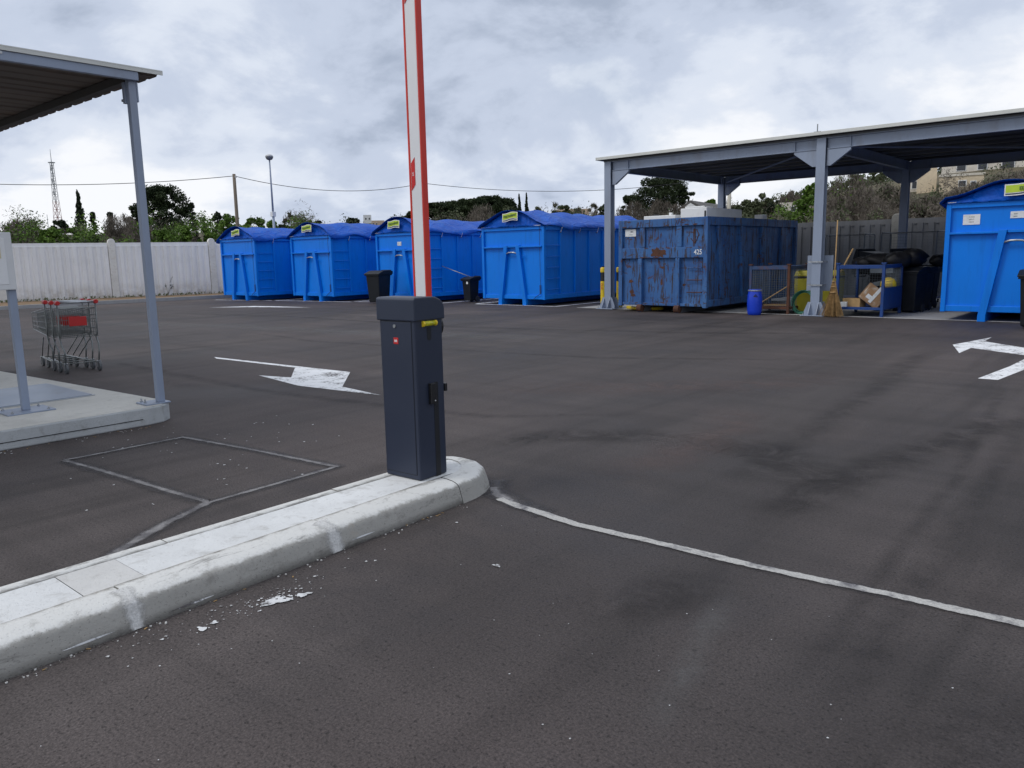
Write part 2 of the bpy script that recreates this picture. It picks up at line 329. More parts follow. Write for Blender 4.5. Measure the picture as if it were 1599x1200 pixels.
# ---------------------------------------------------------------- mesh helpers
class MB:
    def __init__(s): s.v = []; s.f = []; s.mi = []
    def add(s, vs, fs, mi=0):
        n = len(s.v); s.v += [tuple(p) for p in vs]; s.f += [tuple(n+i for i in f) for f in fs]; s.mi += [mi]*len(fs); return s
    def box(s, c, d, rz=0, mi=0, taper=1.0, mat=None):
        hx, hy, hz = d[0]/2, d[1]/2, d[2]/2
        vs = [Vector((sx*hx*(taper if sz > 0 else 1), sy*hy*(taper if sz > 0 else 1), sz*hz)) for sz in (-1, 1) for sx, sy in ((-1, -1), (1, -1), (1, 1), (-1, 1))]
        rm = mat if mat is not None else Matrix.Rotation(rz, 3, 'Z')
        vs = [rm @ p + Vector(c) for p in vs]
        return s.add(vs, [(3, 2, 1, 0), (4, 5, 6, 7), (0, 1, 5, 4), (1, 2, 6, 5), (2, 3, 7, 6), (3, 0, 4, 7)], mi)
    def bb(s, x0, x1, y0, y1, z0, z1, mi=0):
        return s.box(((x0+x1)/2, (y0+y1)/2, (z0+z1)/2), (abs(x1-x0), abs(y1-y0), abs(z1-z0)), 0, mi)
    def tube(s, pts, r, n=6, mi=0, cap=True, r2=None):
        pts = [Vector(p) for p in pts]; k = len(pts); rs = [r + ((r2 if r2 is not None else r)-r)*i/(k-1) for i in range(k)]
        base = len(s.v); prev = None
        for i, p in enumerate(pts):
            d = (pts[min(i+1, k-1)] - pts[max(i-1, 0)]).normalized()
            if prev is None:
                a = Vector((0, 0, 1)) if abs(d.z) < .9 else Vector((1, 0, 0)); x = d.cross(a).normalized()
            else: x = (prev - d*prev.dot(d)).normalized()
            prev = x; y = d.cross(x)
            for j in range(n):
                th = 2*math.pi*j/n; s.v.append(tuple(p + (x*math.cos(th)+y*math.sin(th))*rs[i]))
        for i in range(k-1):
            for j in range(n):
                a = base+i*n+j; b_ = base+i*n+(j+1) % n; s.f.append((a, b_, b_+n, a+n)); s.mi.append(mi)
        if cap and n > 2:
            s.f.append(tuple(base+j for j in reversed(range(n)))); s.f.append(tuple(base+(k-1)*n+j for j in range(n))); s.mi += [mi, mi]
        return s
    def lathe(s, prof, c=(0, 0, 0), n=20, mi=0):
        base = len(s.v)
        for r, z in prof:
            for j in range(n):
                th = 2*math.pi*j/n; s.v.append((c[0]+r*math.cos(th), c[1]+r*math.sin(th), c[2]+z))
        for i in range(len(prof)-1):
            for j in range(n):
                a = base+i*n+j; b_ = base+i*n+(j+1) % n; s.f.append((a, b_, b_+n, a+n)); s.mi.append(mi)
        s.f.append(tuple(base+j for j in reversed(range(n)))); s.f.append(tuple(base+(len(prof)-1)*n+j for j in range(n))); s.mi += [mi, mi]
        return s
    def prism(s, poly, axis, a, b, mi=0):
        """2D outline extruded along axis from a to b. poly in the two other axes (cyclic order kept as x,y / x,z / y,z)"""
        def P(p, t):
            return {'z': (p[0], p[1], t), 'y': (p[0], t, p[1]), 'x': (t, p[0], p[1])}[axis]
        n = len(poly); vs = [P(p, a) for p in poly] + [P(p, b) for p in poly]
        fs = [tuple(reversed(range(n))), tuple(range(n, 2*n))] + [(i, (i+1) % n, n+(i+1) % n, n+i) for i in range(n)]
        return s.add(vs, fs, mi)
    def build(s, name, mat, parent=None, loc=None, rz=0, smooth=False, bevel=0, seg=2, fix=True):
        me = bpy.data.meshes.new(name); me.from_pydata(s.v, [], s.f)
        for mm in (mat if isinstance(mat, (list, tuple)) else [mat]): me.materials.append(mm if not isinstance(mm, str) else M[mm])
        me.polygons.foreach_set('material_index', s.mi)
        if smooth: me.polygons.foreach_set('use_smooth', [True]*len(me.polygons))
        me.update()
        if fix and len(s.f) < 4000:
            import bmesh
            bm = bmesh.new(); bm.from_mesh(me); bmesh.ops.recalc_face_normals(bm, faces=bm.faces); bm.to_mesh(me); bm.free()
        o = bpy.data.objects.new(name, me); COL.objects.link(o)
        if parent is not None: o.parent = parent
        if loc is not None: o.location = loc
        o.rotation_euler.z = rz
        if bevel:
            bv = o.modifiers.new('bevel', 'BEVEL'); bv.width = bevel; bv.segments = seg; bv.limit_method = 'ANGLE'; bv.angle_limit = R(40)
            bv.harden_normals = False
        return o
def thing(name, label, cat, loc=(0, 0, 0), rz=0, group=None):
    o = bpy.data.objects.new(name, None); COL.objects.link(o); o.location = loc; o.rotation_euler.z = rz
    o.empty_display_size = .3
    o['label'] = label; o['category'] = cat
    if group: o['group'] = group
    return o
def tag(o, label, cat, group=None):
    o['label'] = label; o['category'] = cat
    if group: o['group'] = group
    return o
def struct(o): o['kind'] = 'structure'; return o
def stuff(o): o['kind'] = 'stuff'; return o
def copy_tree(o, parent=None):
    c = o.copy(); COL.objects.link(c); c.parent = parent
    for ch in list(o.children): copy_tree(ch, c)
    return c
def text(name, body, size, mat, parent, loc, rot=(R(90), 0, 0), depth=.002, sx=1.0, bold=0.0, align='CENTER'):
    cu = bpy.data.curves.new(name, 'FONT'); cu.body = body; cu.size = size; cu.extrude = depth; cu.offset = bold
    cu.align_x = align; cu.align_y = 'CENTER'; cu.resolution_u = 3
    tmp = bpy.data.objects.new('tmp', cu); COL.objects.link(tmp)
    dg = bpy.context.evaluated_depsgraph_get(); me = bpy.data.meshes.new_from_object(tmp.evaluated_get(dg))
    bpy.data.objects.remove(tmp)
    me.materials.clear(); me.materials.append(M[mat])
    o = bpy.data.objects.new(name, me); COL.objects.link(o); o.parent = parent; o.location = loc; o.rotation_euler = rot; o.scale = (sx, 1, 1)
    return o
def sheet(name, poly, z, mat, parent=None):
    mb = MB(); mb.add([(x, y, z) for x, y in poly], [tuple(range(len(poly)))]); return mb.build(name, mat, parent)
SOFT = {}
def strip(pts, w, jitter=0, step=.08, seed=1):
    """ribbon polygon mesh data along a polyline; returns MB at z=0"""
    rd = random.Random(seed); P = []
    for i in range(len(pts)-1):
        a, b_ = Vector(pts[i]), Vector(pts[i+1]); n = max(1, int((b_-a).length/step))
        for k in range(n): P.append(a.lerp(b_, k/n))
    P.append(Vector(pts[-1])); mb = MB(); vs = []; ww = [1, 1]
    for i, p in enumerate(P):
        d = (P[min(i+1, len(P)-1)]-P[max(0, i-1)]).normalized(); nrm = Vector((-d.y, d.x))
        for q in (0, 1): ww[q] = ww[q]*.6 + .4*(1+rd.uniform(-jitter, jitter))
        vs += [(*(p+nrm*w/2*ww[0]), 0), (*p, 0), (*(p-nrm*w/2*ww[1]), 0)]
    mb.add(vs, [(3*i+j, 3*i+j+1, 3*i+j+4, 3*i+j+3) for i in range(len(P)-1) for j in (0, 1)]); return mb
def ribbon(name, pts, w, jitter, step, seed, mat, z, fade=.02):
    """painted or poured band with a soft, ragged edge (UV.x = 0 at the rims, 1 in the middle)"""
    mb = strip(pts, w, jitter, step, seed); o = mb.build(name, mat, fix=False); uv = o.data.uv_layers.new(name='across'); nsec = len(mb.v)//3
    for lp_ in o.data.loops: sec = lp_.vertex_index//3; dd_ = min(sec, nsec-1-sec)*step; uv.data[lp_.index].uv = (1.0 if lp_.vertex_index % 3 == 1 else 0.0, min(1.0, dd_/max(.02, fade)))
    o.location.z = z; return struct(o)

# ---------------------------------------------------------------- terrain
def sstep(a, b, x): t_ = min(1, max(0, (x-a)/(b-a))); return t_*t_*(3-2*t_)
def terrain(az, d):
    """height of the land outside the yard; az in degrees clockwise from +Y"""
    az = (az+180) % 360-180
    r_ = sstep(-34, -12, az)*(1-sstep(20, 70, az))
    h = r_*(2.2*sstep(32, 60, d) + 9.0*sstep(55, 130, d) + 8*sstep(130, 400, d))
    h += .6*sstep(45, 90, d) + (1-sstep(20, 80, abs(az+40)))*(3*sstep(120, 240, d)+14*sstep(230, 480, d))
    return h*(1-sstep(900, 2200, d)*.8)
mb = MB(); rings = [0, 20, 32, 36, 42, 48, 56, 66, 80, 95, 115, 140, 180, 240, 320, 450, 650, 950, 1500, 2500, 4500]; NS = 120
mb.v.append((0, 0, -.04))
for d in rings[1:]:
    for j in range(NS):
        az = 360*j/NS; bump_ = .5*math.sin(j*1.7+d*.03)*min(1, d/300) if d > 60 else 0
        mb.v.append((d*math.sin(R(az)), d*math.cos(R(az)), -.04+terrain(az, d)+bump_))
for j in range(NS): mb.f.append((0, 1+(j+1) % NS, 1+j))
for i in range(len(rings)-2):
    for j in range(NS):
        a = 1+i*NS+j; b_ = 1+i*NS+(j+1) % NS; mb.f.append((a, b_, b_+NS, a+NS))
mb.mi = [0]*len(mb.f)
struct(mb.build('terrain', 'terrain', smooth=True))
# yard
struct(sheet('asphalt_yard', [(-31.5, -14), (16, -14), (16, 18.03), (-13.2, 18.03), (-13.2, 26.5), (-31.0, 26.5), (-31.6, 12)], 0, 'asphalt'))
fl = struct(sheet('canopy_floor', [(-13.2, 18.03), (12, 18.03), (12, 26.5), (-13.2, 26.5)], .004, 'floor'))
struct(sheet('floor_edge_strip', [(-13.2, 18.03), (12, 18.03), (12, 18.13), (-13.2, 18.13)], .009, 'edge'))
# bay lines between the containers
for k, pts in enumerate([[(-17.3, 18.22), (-14.05, 18.24)], [(-17.3, 18.26), (-17.6, 22.5)], [(-14.12, 18.26), (-14.0, 24.5)], [(-18.68, 18.0), (-18.7, 22.5)],
                         [(-22.4, 17.55), (-18.68, 18.02)], [(-22.55, 17.5), (-22.8, 21)], [(-26.3, 16.75), (-22.5, 17.3)], [(-29.4, 15.95), (-26.4, 16.6)], [(-26.35, 16.7), (-26.6, 20)]]):
    o = strip(pts, .12, .1, .5, k).build('bay_line', 'paint'); o.location.z = .004 + .004*(k % 2); struct(o)
# painted arrows
def flat(name, poly, mat, z=.004):
    return struct(sheet(name, poly, z, mat))
flat('lane_arrow', [(-11.72, 6.26), (-8.47, 6.44), (-7.56, 5.62), (-6.72, 5.51), (-7.2, 5.45), (-8.08, 5.36), (-9.28, 5.56), (-8.74, 5.70), (-9.50, 6.27), (-11.5, 6.18)], 'paint')
flat('lane_arrow', [(-2.74, 13.53), (-2.46, 14.95), (-2.44, 14.25), (-1.72, 13.52), (-1.25, 13.30), (-1.25, 12.4), (-1.45, 11.4), (-1.58, 10.17), (-1.78, 10.17), (-1.66, 11.4), (-1.60, 12.62), (-2.43, 13.22), (-2.44, 12.5)], 'paint')
flat('lane_arrow', [(-24.8, 13.2), (-23.4, 14.0), (-21.2, 14.75), (-23.1, 14.55), (-23.9, 14.35)], 'paint')
# induction-loop cuts, sealed
loop = [(-6.52, 2.18), (-6.53, 3.14), (-6.1, 3.20), (-5.5, 3.27), (-4.63, 3.35), (-4.60, 2.82), (-4.58, 2.33), (-5.1, 2.29), (-5.63, 2.26), (-6.1, 2.22), (-6.52, 2.18)]
tail = [(-4.58, 2.33), (-4.42, 2.0), (-4.17, 1.6), (-3.84, 1.22)]
ribbon('sealed_groove', loop, .19, .25, .05, 3, 'seal_dark', .003); ribbon('sealed_groove', loop, .055, .5, .04, 12, 'seal_light', .005)
ribbon('sealed_groove', tail, .20, .25, .05, 4, 'seal_dark', .0035); ribbon('sealed_groove', tail, .085, .5, .04, 13, 'seal_light', .0055)
ln = [(-3.33, 3.54), (-3.0, 3.46), (-2.5, 3.41), (-2.1, 3.43), (-1.4, 3.455), (-.86, 3.51), (-.39, 3.54), (.6, 3.6), (3.0, 3.7)]
ribbon('sealed_groove', ln, .13, .3, .05, 21, 'seal_dark', .003)
ribbon('filled_groove_line', [(-3.17, 3.50)]+ln[1:], .066, .35, .03, 22, 'line_chalk', .005)
ribbon('sealed_groove', [(-3.45, 3.80), (-3.28, 3.62), (-3.05, 3.51), (-2.75, 3.46)], .26, .4, .05, 24, 'seal_dark', .0040)
ribbon('filled_groove_line', [(-3.36, 3.66), (-3.24, 3.56), (-3.08, 3.49), (-2.9, 3.45)], .085, .7, .03, 26, 'seal_light', .0045, .05)
for nm, pts, wd, mt_ in (('tyre_mark', [(-1.45, 9.8), (-1.30, 8.1), (-1.07, 5.78), (-1.01, 4.08), (-.95, 3.22), (-.93, 2.4)], .16, 'tyremark'),
                         ('tyre_mark', [(-1.1, 9.0), (-.96, 7.25), (-.88, 5.55), (-.83, 3.81), (-.80, 3.12), (-.75, 2.2)], .24, 'tyremark'),
                         ('tyre_mark', [(-2.9, 12.5), (-2.5, 9), (-2.3, 6.5), (-2.15, 4.4)], .5, 'tyremark'),
                         ('tyre_mark', [(-15.5, 9.0), (-12.5, 8.6), (-9.5, 8.9), (-6.5, 9.4), (-3.4, 11.0)], .3, 'tyremark'),
                         ('tyre_mark', [(-24, 11.0), (-18, 12.1), (-12, 12.0), (-7, 13.3), (-4, 14.8)], .45, 'tyremark'),
                         ('tyre_mark', [(-14, 5.1), (-11, 5.0), (-8, 4.9), (-5, 5.3), (-3.4, 6.6)], .3, 'tyremark'),
                         ('oil_stain', [(-3.15, 5.3), (-2.75, 5.65), (-2.3, 5.6), (-1.9, 5.2), (-1.55, 4.7)], .8, 'oilstain'),
                         ('oil_stain', [(-1.95, 2.3), (-1.72, 2.72), (-1.60, 3.02), (-1.50, 3.5)], .55, 'oilstain'),
                         ('oil_stain', [(-.62, 1.9), (-.45, 2.3), (-.3, 2.75), (-.15, 3.1)], .55, 'oilstain'),
                         ('oil_stain', [(-4.3, 4.4), (-3.9, 5.1), (-3.4, 5.5), (-2.9, 5.6)], .7, 'oilstain'),
                         ('oil_stain', [(-1.75, 3.9), (-1.66, 4.6), (-1.62, 5.4), (-1.34, 6.7), (-1.1, 8.2)], .6, 'oilstain'),
                         ('oil_stain', [(-10.6, 4.6), (-9.6, 4.5), (-8.6, 4.7)], .5, 'oilstain'),
                         ('dust_streak', [(-1.50, 3.35), (-1.40, 2.95), (-1.3, 2.53), (-1.2, 2.12), (-1.14, 1.8)], .20, 'duststreak'),
                         ('dust_streak', [(-6.5, 6.2), (-4.9, 7.3), (-3.6, 8.5), (-2.6, 10.5)], 1.3, 'browndust'),
                         ('dust_streak', [(-22, 8.2), (-17, 9.6), (-12.5, 10.2), (-8, 11.5)], 1.6, 'duststreak'),
                         ('dust_streak', [(-3.0, 4.2), (-2.8, 4.9), (-2.9, 6.2), (-3.3, 7.2)], .8, 'browndust')):
    zz0 = globals().get('zz0', .0009)+.0001; ribbon(nm, pts, wd, .25, .15, int(wd*100)+len(pts), mt_, zz0, fade=.6 if pts[0][0] > -5 else 2.0)
# grit, crumbs and dead leaves gathered along the foot of the kerbs
def grit(name, pts, n, spread, mats, seed, side):
    rd = random.Random(seed); mb = MB()
    for i in range(n):
        k = rd.randrange(len(pts)-1); p = Vector(pts[k]).lerp(Vector(pts[k+1]), rd.random()); o_ = abs(rd.gauss(0, spread))
        c_ = (p.x+side[0]*o_, p.y+side[1]*o_); q = rd.choice((.0012, .002, .003, .004)); leafy = rd.random() < .08; a = rd.uniform(0, 6.28)
        if leafy: mb.box((c_[0], c_[1], .003), (.016, .006, .002), a, 1)
        else: mb.box((c_[0], c_[1], q*.5), (q*2, q*1.6, q), a, rd.choice((0, 0, 2)))
    return stuff(mb.build(name, mats, fix=False))
grit('kerb_grit', [(-3.135, -1.0), (-3.165, .8), (-3.19, 1.35), (-3.245, 2.4), (-3.30, 3.3)], 260, .03, ['seal_grit', 'straw', 'mortar2'], 41, (1, .05))
grit('kerb_grit', [(-7.27, -1.0), (-7.27, 3.2)], 300, .05, ['seal_grit', 'straw', 'mortar2'], 42, (1, .05))
grit('kerb_grit', [(-3.88, -1.0), (-3.92, 3.6)], 350, .03, ['seal_grit', 'straw', 'mortar2'], 43, (-1, .05))
# paint splashes & crumbs on the asphalt beside the island
mb = MB(); rd = random.Random(5)
def blob(x, y, r, n=14, asp=1.0, ang=0, z=.005):
    vs = [(x, y, z)]
    ph = rd.uniform(0, 6)
    for i in range(n):
        th = 2*math.pi*i/n; rr = r*(1+.28*math.sin(3*th+ph)+rd.uniform(-.25, .25)); px, py = rr*math.cos(th), rr*math.sin(th)*asp
        vs.append((x+px*math.cos(ang)-py*math.sin(ang), y+px*math.sin(ang)+py*math.cos(ang), z))
    mb.add(vs, [(0, 1+i, 1+(i+1) % n) for i in range(n)])
blob(-2.97, 1.78, .06, 20, .62, R(75)); blob(-2.93, 1.90, .032, 16, .6, 1.2); blob(-2.98, 1.44, .024, 14, .7); blob(-2.46, 2.69, .022, 12, .6); blob(-2.99, 1.50, .014)
for i in range(90):
    y = rd.gauss(1.6, .4); blob(-3.12+abs(rd.gauss(0, .12))+.0, y, rd.choice([.0025, .003, .004, .008]), 6)
for i in range(60): blob(rd.uniform(-3.0, .6), rd.uniform(.7, 3.2), rd.uniform(.0015, .004), 6)
for i in range(70): blob(-3.00+rd.gauss(0, .035), 1.82+rd.gauss(0, .09), rd.choice([.002, .003, .006]), 6)
for i in range(60): blob(rd.uniform(-7.2, -4.2), rd.uniform(1.6, 4.2), rd.uniform(.004, .010), 6)
stuff(mb.build('paint_splash', 'splash', fix=False))

# ---------------------------------------------------------------- barrier island (kerbstones + screed)
isl = bpy.data.objects.new('kerb_island', None); COL.objects.link(isl); struct(isl)
def nx(y): return -3.235-.045*y          # near top edge
def fx(y): return -3.775-.022*y          # far top edge
HT = .135
ys = [-4.7, -3.7, -2.7, -1.72, -.72, .28, 1.27, 2.32, 3.30]
for i in range(len(ys)-1):
    for side in (0, 1):
        y0, y1 = ys[i]+.004+(.4 if side else 0), ys[i+1]-.004+(.4 if side else 0)
        if side and i == len(ys)-2: y1 = 3.62
        mb = MB(); n = 6; rd2 = random.Random(i*7+side); dz = rd2.uniform(-.003, .003)
        prof = ([(.100, 0), (.086, .045), (.071, .090), (.064, .104), (.052, .115), (.036, .1225), (.012, .129), (-.03, .1335), (-.06, HT), (-.105, HT), (-.105, 0)] if side == 0
                else [(-.04, 0), (-.03, .09), (-.012, .12), (.01, HT), (.085, HT), (.085, 0)])
        vs = []; k = len(prof)
        for j in range(n+1):
            y = y0+(y1-y0)*j/n; x = nx(y) if side == 0 else fx(y)
            jj = rd2.uniform(-.0012, .0012); vs += [(x+px+jj, y, pz+dz*(pz > 0)) for px, pz in prof]
        fs = [(a*k+b_, a*k+(b_+1) % k, (a+1)*k+(b_+1) % k, (a+1)*k+b_) for a in range(n) for b_ in range(k)]
        mb.add(vs, fs); mb.add(vs[:k], [tuple(range(k))]); mb.add(vs[n*k:], [tuple(range(k))])
        o = mb.build('kerbstone', 'kerb', isl, smooth=True, fix=False)
        for pg in o.data.polygons:
            if len(pg.vertices) > 4 or abs(pg.normal.z) < .02 and abs(pg.normal.x) > .99: pg.use_smooth = False
        import bmesh
        bm = bmesh.new(); bm.from_mesh(o.data); bmesh.ops.recalc_face_normals(bm, faces=bm.faces); bm.to_mesh(o.data); bm.free()
# thin white paint scuffs along the kerb face
for y0, y1, px, pz in ((.98, 1.18, .0935, .028), (1.42, 1.62, .0955, .022), (2.42, 2.58, .092, .034)):
    mb = MB(); vs = []
    for q in range(9):
        y = y0+(y1-y0)*q/8; wv = .0035*math.sin(math.pi*q/8)+.0006
        vs += [(nx(y)+px+.0035, y, pz-wv), (nx(y)+px+.0035-wv*.6, y, pz+wv)]
    mb.add(vs, [(2*q, 2*q+1, 2*q+3, 2*q+2) for q in range(8)]); mb.build('paint_scuff', 'splash', isl, fix=False)
# rounded end stone: the kerb profile swept round the corner
path = [(nx(3.300), 3.300), (-3.392, 3.40), (-3.415, 3.50), (-3.465, 3.59), (-3.54, 3.665), (-3.63, 3.715), (-3.73, 3.735), (-3.80, 3.725), (-3.845, 3.69), (fx(3.625), 3.625)]
profe = [(.100, 0), (.086, .045), (.071, .090), (.064, .104), (.052, .115), (.036, .1225), (.012, .129), (-.03, .1335), (-.06, HT), (-.085, HT)]
vs = []; k = len(profe); npth = len(path)
for i, p in enumerate(path):
    a, b_ = Vector(path[max(0, i-1)]), Vector(path[min(npth-1, i+1)]); d = (b_-a).normalized(); nrm = Vector((d.y, -d.x))
    if i == 0: nrm = Vector((1, 0))
    if i == npth-1: nrm = Vector((-1, 0))
    f = 1.0 if i < 6 else .55
    vs += [(p[0]+nrm.x*(px*f if px > 0 else px), p[1]+nrm.y*(px*f if px > 0 else px), pz) for px, pz in profe]
mb = MB(); mb.add(vs, [(a*k+i, a*k+i+1, (a+1)*k+i+1, (a+1)*k+i) for a in range(npth-1) for i in range(k-1)]); mb.build('kerbstone', 'kerb', isl, smooth=True)
# white screed infill, one patch of rougher mortar
def infill(y0, y1, z, mat, name):
    mb = MB(); n = 8; vs = []
    for j in range(n+1):
        y = y0+(y1-y0)*j/n; vs += [(nx(y)-.10+.004*math.sin(9*y), y, z), (fx(y)+.08+.004*math.sin(7*y+1), y, z)]
    mb.add(vs, [(2*i, 2*i+1, 2*i+3, 2*i+2) for i in range(n)]); return mb.build(name, mat, isl)
infill(-4.7, 1.149, HT-.004, 'kerbtop', 'screed'); infill(1.151, 1.409, HT-.0025, 'mortar2', 'mortar_patch'); infill(1.411, 3.60, HT-.003, 'kerbtop', 'screed')
# mortar smears over the joints, ragged edges
for y in (1.27, 2.32, .28):
    mb = MB(); rd2 = random.Random(int(y*100)); vs = []
    prof = [(.102, .002), (.088, .045), (.073, .090), (.066, .105), (.054, .116), (.037, .124), (.012, .1305), (-.03, .135), (-.05, HT+.0012)]
    P = []
    for (a, b_), (c_, d_) in zip(prof[:-1], prof[1:]):
        for q in range(3): P.append((a+(c_-a)*q/3, b_+(d_-b_)*q/3))
    P.append(prof[-1]); wl_, wr_ = .03, .03
    for px, pz in P:
        wl_ = .7*wl_+.3*rd2.uniform(.02, .09); wr_ = .7*wr_+.3*rd2.uniform(.02, .09)
        for yy in (y-wl_, y, y+wr_): vs.append((nx(yy)+px+.0008, yy, pz+.0012))
    mb.add(vs, [(3*i+j, 3*i+j+1, 3*i+j+4, 3*i+j+3) for i in range(len(P)-1) for j in range(2)])
    o = mb.build('joint_mortar', 'mortar', isl, smooth=True, fix=False); uv = o.data.uv_layers.new(name='across')
    for lp_ in o.data.loops: uv.data[lp_.index].uv = (1.0 if lp_.vertex_index % 3 == 1 else 0.0, .5)
MB().prism([(-3.50, 3.45), (-3.50, 3.62), (-3.60, 3.67), (-3.75, 3.67), (-3.80, 3.58), (-3.80, 3.45)], 'z', HT-.02, HT-.0045).build('screed', 'kerbtop', isl)

# ---------------------------------------------------------------- barrier gate
gx, gy, grz = -3.668, 3.272, R(3)
bar = thing('barrier_gate', 'dark anthracite barrier gate with raised red and white boom on the concrete island', 'barrier', (gx, gy, HT), grz)
W2, D2, HB = .153, .122, 1.0
mb = MB()
mb.bb(-W2, W2, -D2, D2, 0, HB); mb.build('cabinet', 'cab', bar, bevel=.012, seg=3)
door = MB().bb(-W2+.018, W2-.028, -D2-.004, -D2+.001, .035, HB-.018).build('door', 'cab', bar, bevel=.002)
mb = MB(); x0, x1, z0, z1 = -W2+.018, W2-.028, .035, HB-.018
for a in ((x0-.003, x0, z0-.003, z1+.003), (x1, x1+.003, z0-.003, z1+.003), (x0, x1, z0-.003, z0), (x0, x1, z1, z1+.003)):
    mb.bb(a[0], a[1], -D2-.0015, -D2+.001, a[2], a[3])
mb.build('door_gap', 'cabdark', bar)
mb = MB(); mb.tube([(-.012, -D2-.010, HB-.045), (-.012, -D2, HB-.045)], .011, 14); mb.build('lock', 'galv', door)
lg = MB().bb(-.026, .014, -D2-.0065, -D2-.003, HB-.155, HB-.115).build('logo_plate', 'red', bar, bevel=.004)
text('logo_lettering', 'bft', .022, 'sticker', lg, (-.006, -D2-.0066, HB-.135), depth=.0006, bold=.0006)
# cap: flat top, rounded to the back
mb = MB(); e = .012; prof = [(-D2-e, HB-.012), (-D2-e, HB+.115)]
for i in range(9):
    a = R(90)*i/8; prof.append((D2+e-.11+.11*math.sin(a), HB+.015+.115*math.cos(a)+.0))
prof = [(-D2-e, HB-.012), (-D2-e, HB+.118), (-D2-e+.012, HB+.130)] + [(D2+e-.115+.115*math.sin(R(11.25*i)), HB+.05+.080*math.cos(R(11.25*i))) for i in range(9)] + [(D2+e, HB-.012)]
mb.prism(prof, 'x', -W2-e, W2+e); mb.build('cap', 'capmat', bar, bevel=.008, seg=3)
X = W2
mb = MB(); mb.tube([(X+.004, -.052, HB-.032), (X+.004, .052, HB-.032)], .016, 10); o = mb.build('bubble_level', 'yellowres', bar, smooth=True)
for ya in (-.06, .046): MB().tube([(X+.003, ya, HB-.032), (X+.003, ya+.014, HB-.032)], .018, 10).build('level_end', 'yellow', o)
mb = MB(); pr = [(-.018, HB-.055), (.018, HB-.055)] + [(.018*math.cos(R(a)), HB-.12+.018*math.sin(R(a))) for a in range(0, -181, -30)]
mb.prism(pr, 'x', X-.001, X+.0015); mb.build('release_slot', 'cabdark', bar)
mb = MB().bb(X, X+.0015, .020, .062, .0, .60); mb.build('cable_groove', 'cabdark', bar)
ph = MB().bb(X, X+.026, -.025, .022, .47, .60).build('photocell', 'black', bar, bevel=.004)
MB().tube([(X+.026, .008, .49), (X+.028, .008, .49)], .004, 8).build('lens', 'sticker', ph)
MB().bb(W2-.03, W2+.005, D2, D2+.022, .53, .58).build('bracket', 'black', bar, bevel=.003)
mb = MB(); mb.tube([(.05, D2, HB-.06), (.05, D2+.035, HB-.06)], .085, 24); mb.build('boom_hub', 'black', bar, bevel=.006)
# boom
boom = bpy.data.objects.new('boom', None); COL.objects.link(boom); boom.parent = bar; boom.location = (0, 0, 0)
bx0, bx1, by0, by1, bz0, bz1 = -.112, .000, D2+.030, D2+.068, HB-.0, 5.6
mb = MB(); mb.bb(bx0+.014, bx1-.010, by0, by1, bz0, bz1)
mb.build('boom_profile', 'boomwhite', boom, bevel=.004)
mb = MB(); mb.bb(bx0-.004, bx0+.014, by0-.002, by1+.002, bz0+.002, bz1-.002); mb.build('rubber_edge', 'boomred', boom, bevel=.007, seg=3)
mb = MB(); mb.bb(bx1-.008, bx1+.002, by0-.002, by1+.008, bz0+.002, bz1-.002); mb.build('rubber_edge', 'boomred', boom, bevel=.003, seg=3)
for zc in (1.88, 2.98, 4.08):
    zc -= 0; mb = MB(); a, b_ = bx0+.020, bx0+.052; h1 = .10
    mb.prism([(a, zc-h1), (b_, zc-h1+.035), (b_, zc+h1), (a, zc+h1-.035)], 'y', by0-.0025, by0-.0005)
    mb.build('reflective_sticker', 'red', boom)
    text('sticker_lettering', 'bft', .022, 'sticker', boom, ((a+b_)/2, by0-.0027, zc), rot=(R(90), R(-90), 0), depth=.0005)

# ---------------------------------------------------------------- weighing platform canopy (left)
isl2 = bpy.data.objects.new('platform_island', None); COL.objects.link(isl2); struct(isl2)
SZ = .165
cor = [(-7.30, -6), (-7.30, 3.2), (-7.33, 3.36), (-7.42, 3.46), (-7.60, 3.50), (-14, 3.1), (-14, -6)]
mb = MB(); mb.prism(cor, 'z', 0, SZ); mb.build('slab', ['slabside'], isl2, bevel=.012)
mb = MB(); mb.prism([(x+.012 if x < -13 else x-.02, y-.02) for x, y in cor], 'z', SZ+.0005, SZ+.0035); mb.build('slab_top', 'slab', isl2)
mb = MB(); mb.bb(-7.301, -7.296, -6, 3.15, .062, .068); mb.build('formwork_seam', 'cabdark', isl2)
pl = thing('scale_plate', 'blue-grey steel floor scale plate set flush in the concrete platform', 'floor scale', (-9.12, 1.6, SZ+.004))
MB().bb(-.63, .63, -2.2, 1.57, 0, .012).build('plate', 'plate', pl, bevel=.003)
MB().bb(-.66, -.635, -2.2, 1.59, 0, .006).bb(.635, .66, -2.2, 1.59, 0, .006).bb(-.635, .635, 1.575, 1.60, 0, .006).build('frame', 'galv', pl)
can = thing('platform_canopy', 'grey steel canopy with rusty brown corrugated roof over the scale platform', 'canopy', (-7.46, 3.40, SZ+.004))
ZR = 3.03
MB().bb(-.034, .034, -.034, .034, .012, ZR+.003).build('post', 'steel', can, bevel=.006)
bp = MB().bb(-.15, .07, -.17, .07, 0, .012).build('base_plate', 'steel', can, bevel=.002)
for (x, y) in ((-.12, -.13), (-.04, -.13), (-.12, .04)):
    MB().lathe([(.013, 0), (.013, .014), (.007, .014), (.007, .035)], (x, y, .012), 8).build('bolt', 'galv', bp)
MB().bb(.0365, .085, -9.4, .04, ZR-.072, ZR+.004).build('eaves_beam', 'steel', can, bevel=.004)
MB().bb(-6.5, -.0375, -.036, .036, ZR-.075, ZR-.0).build('rafter', 'roofunder', can, bevel=.004)
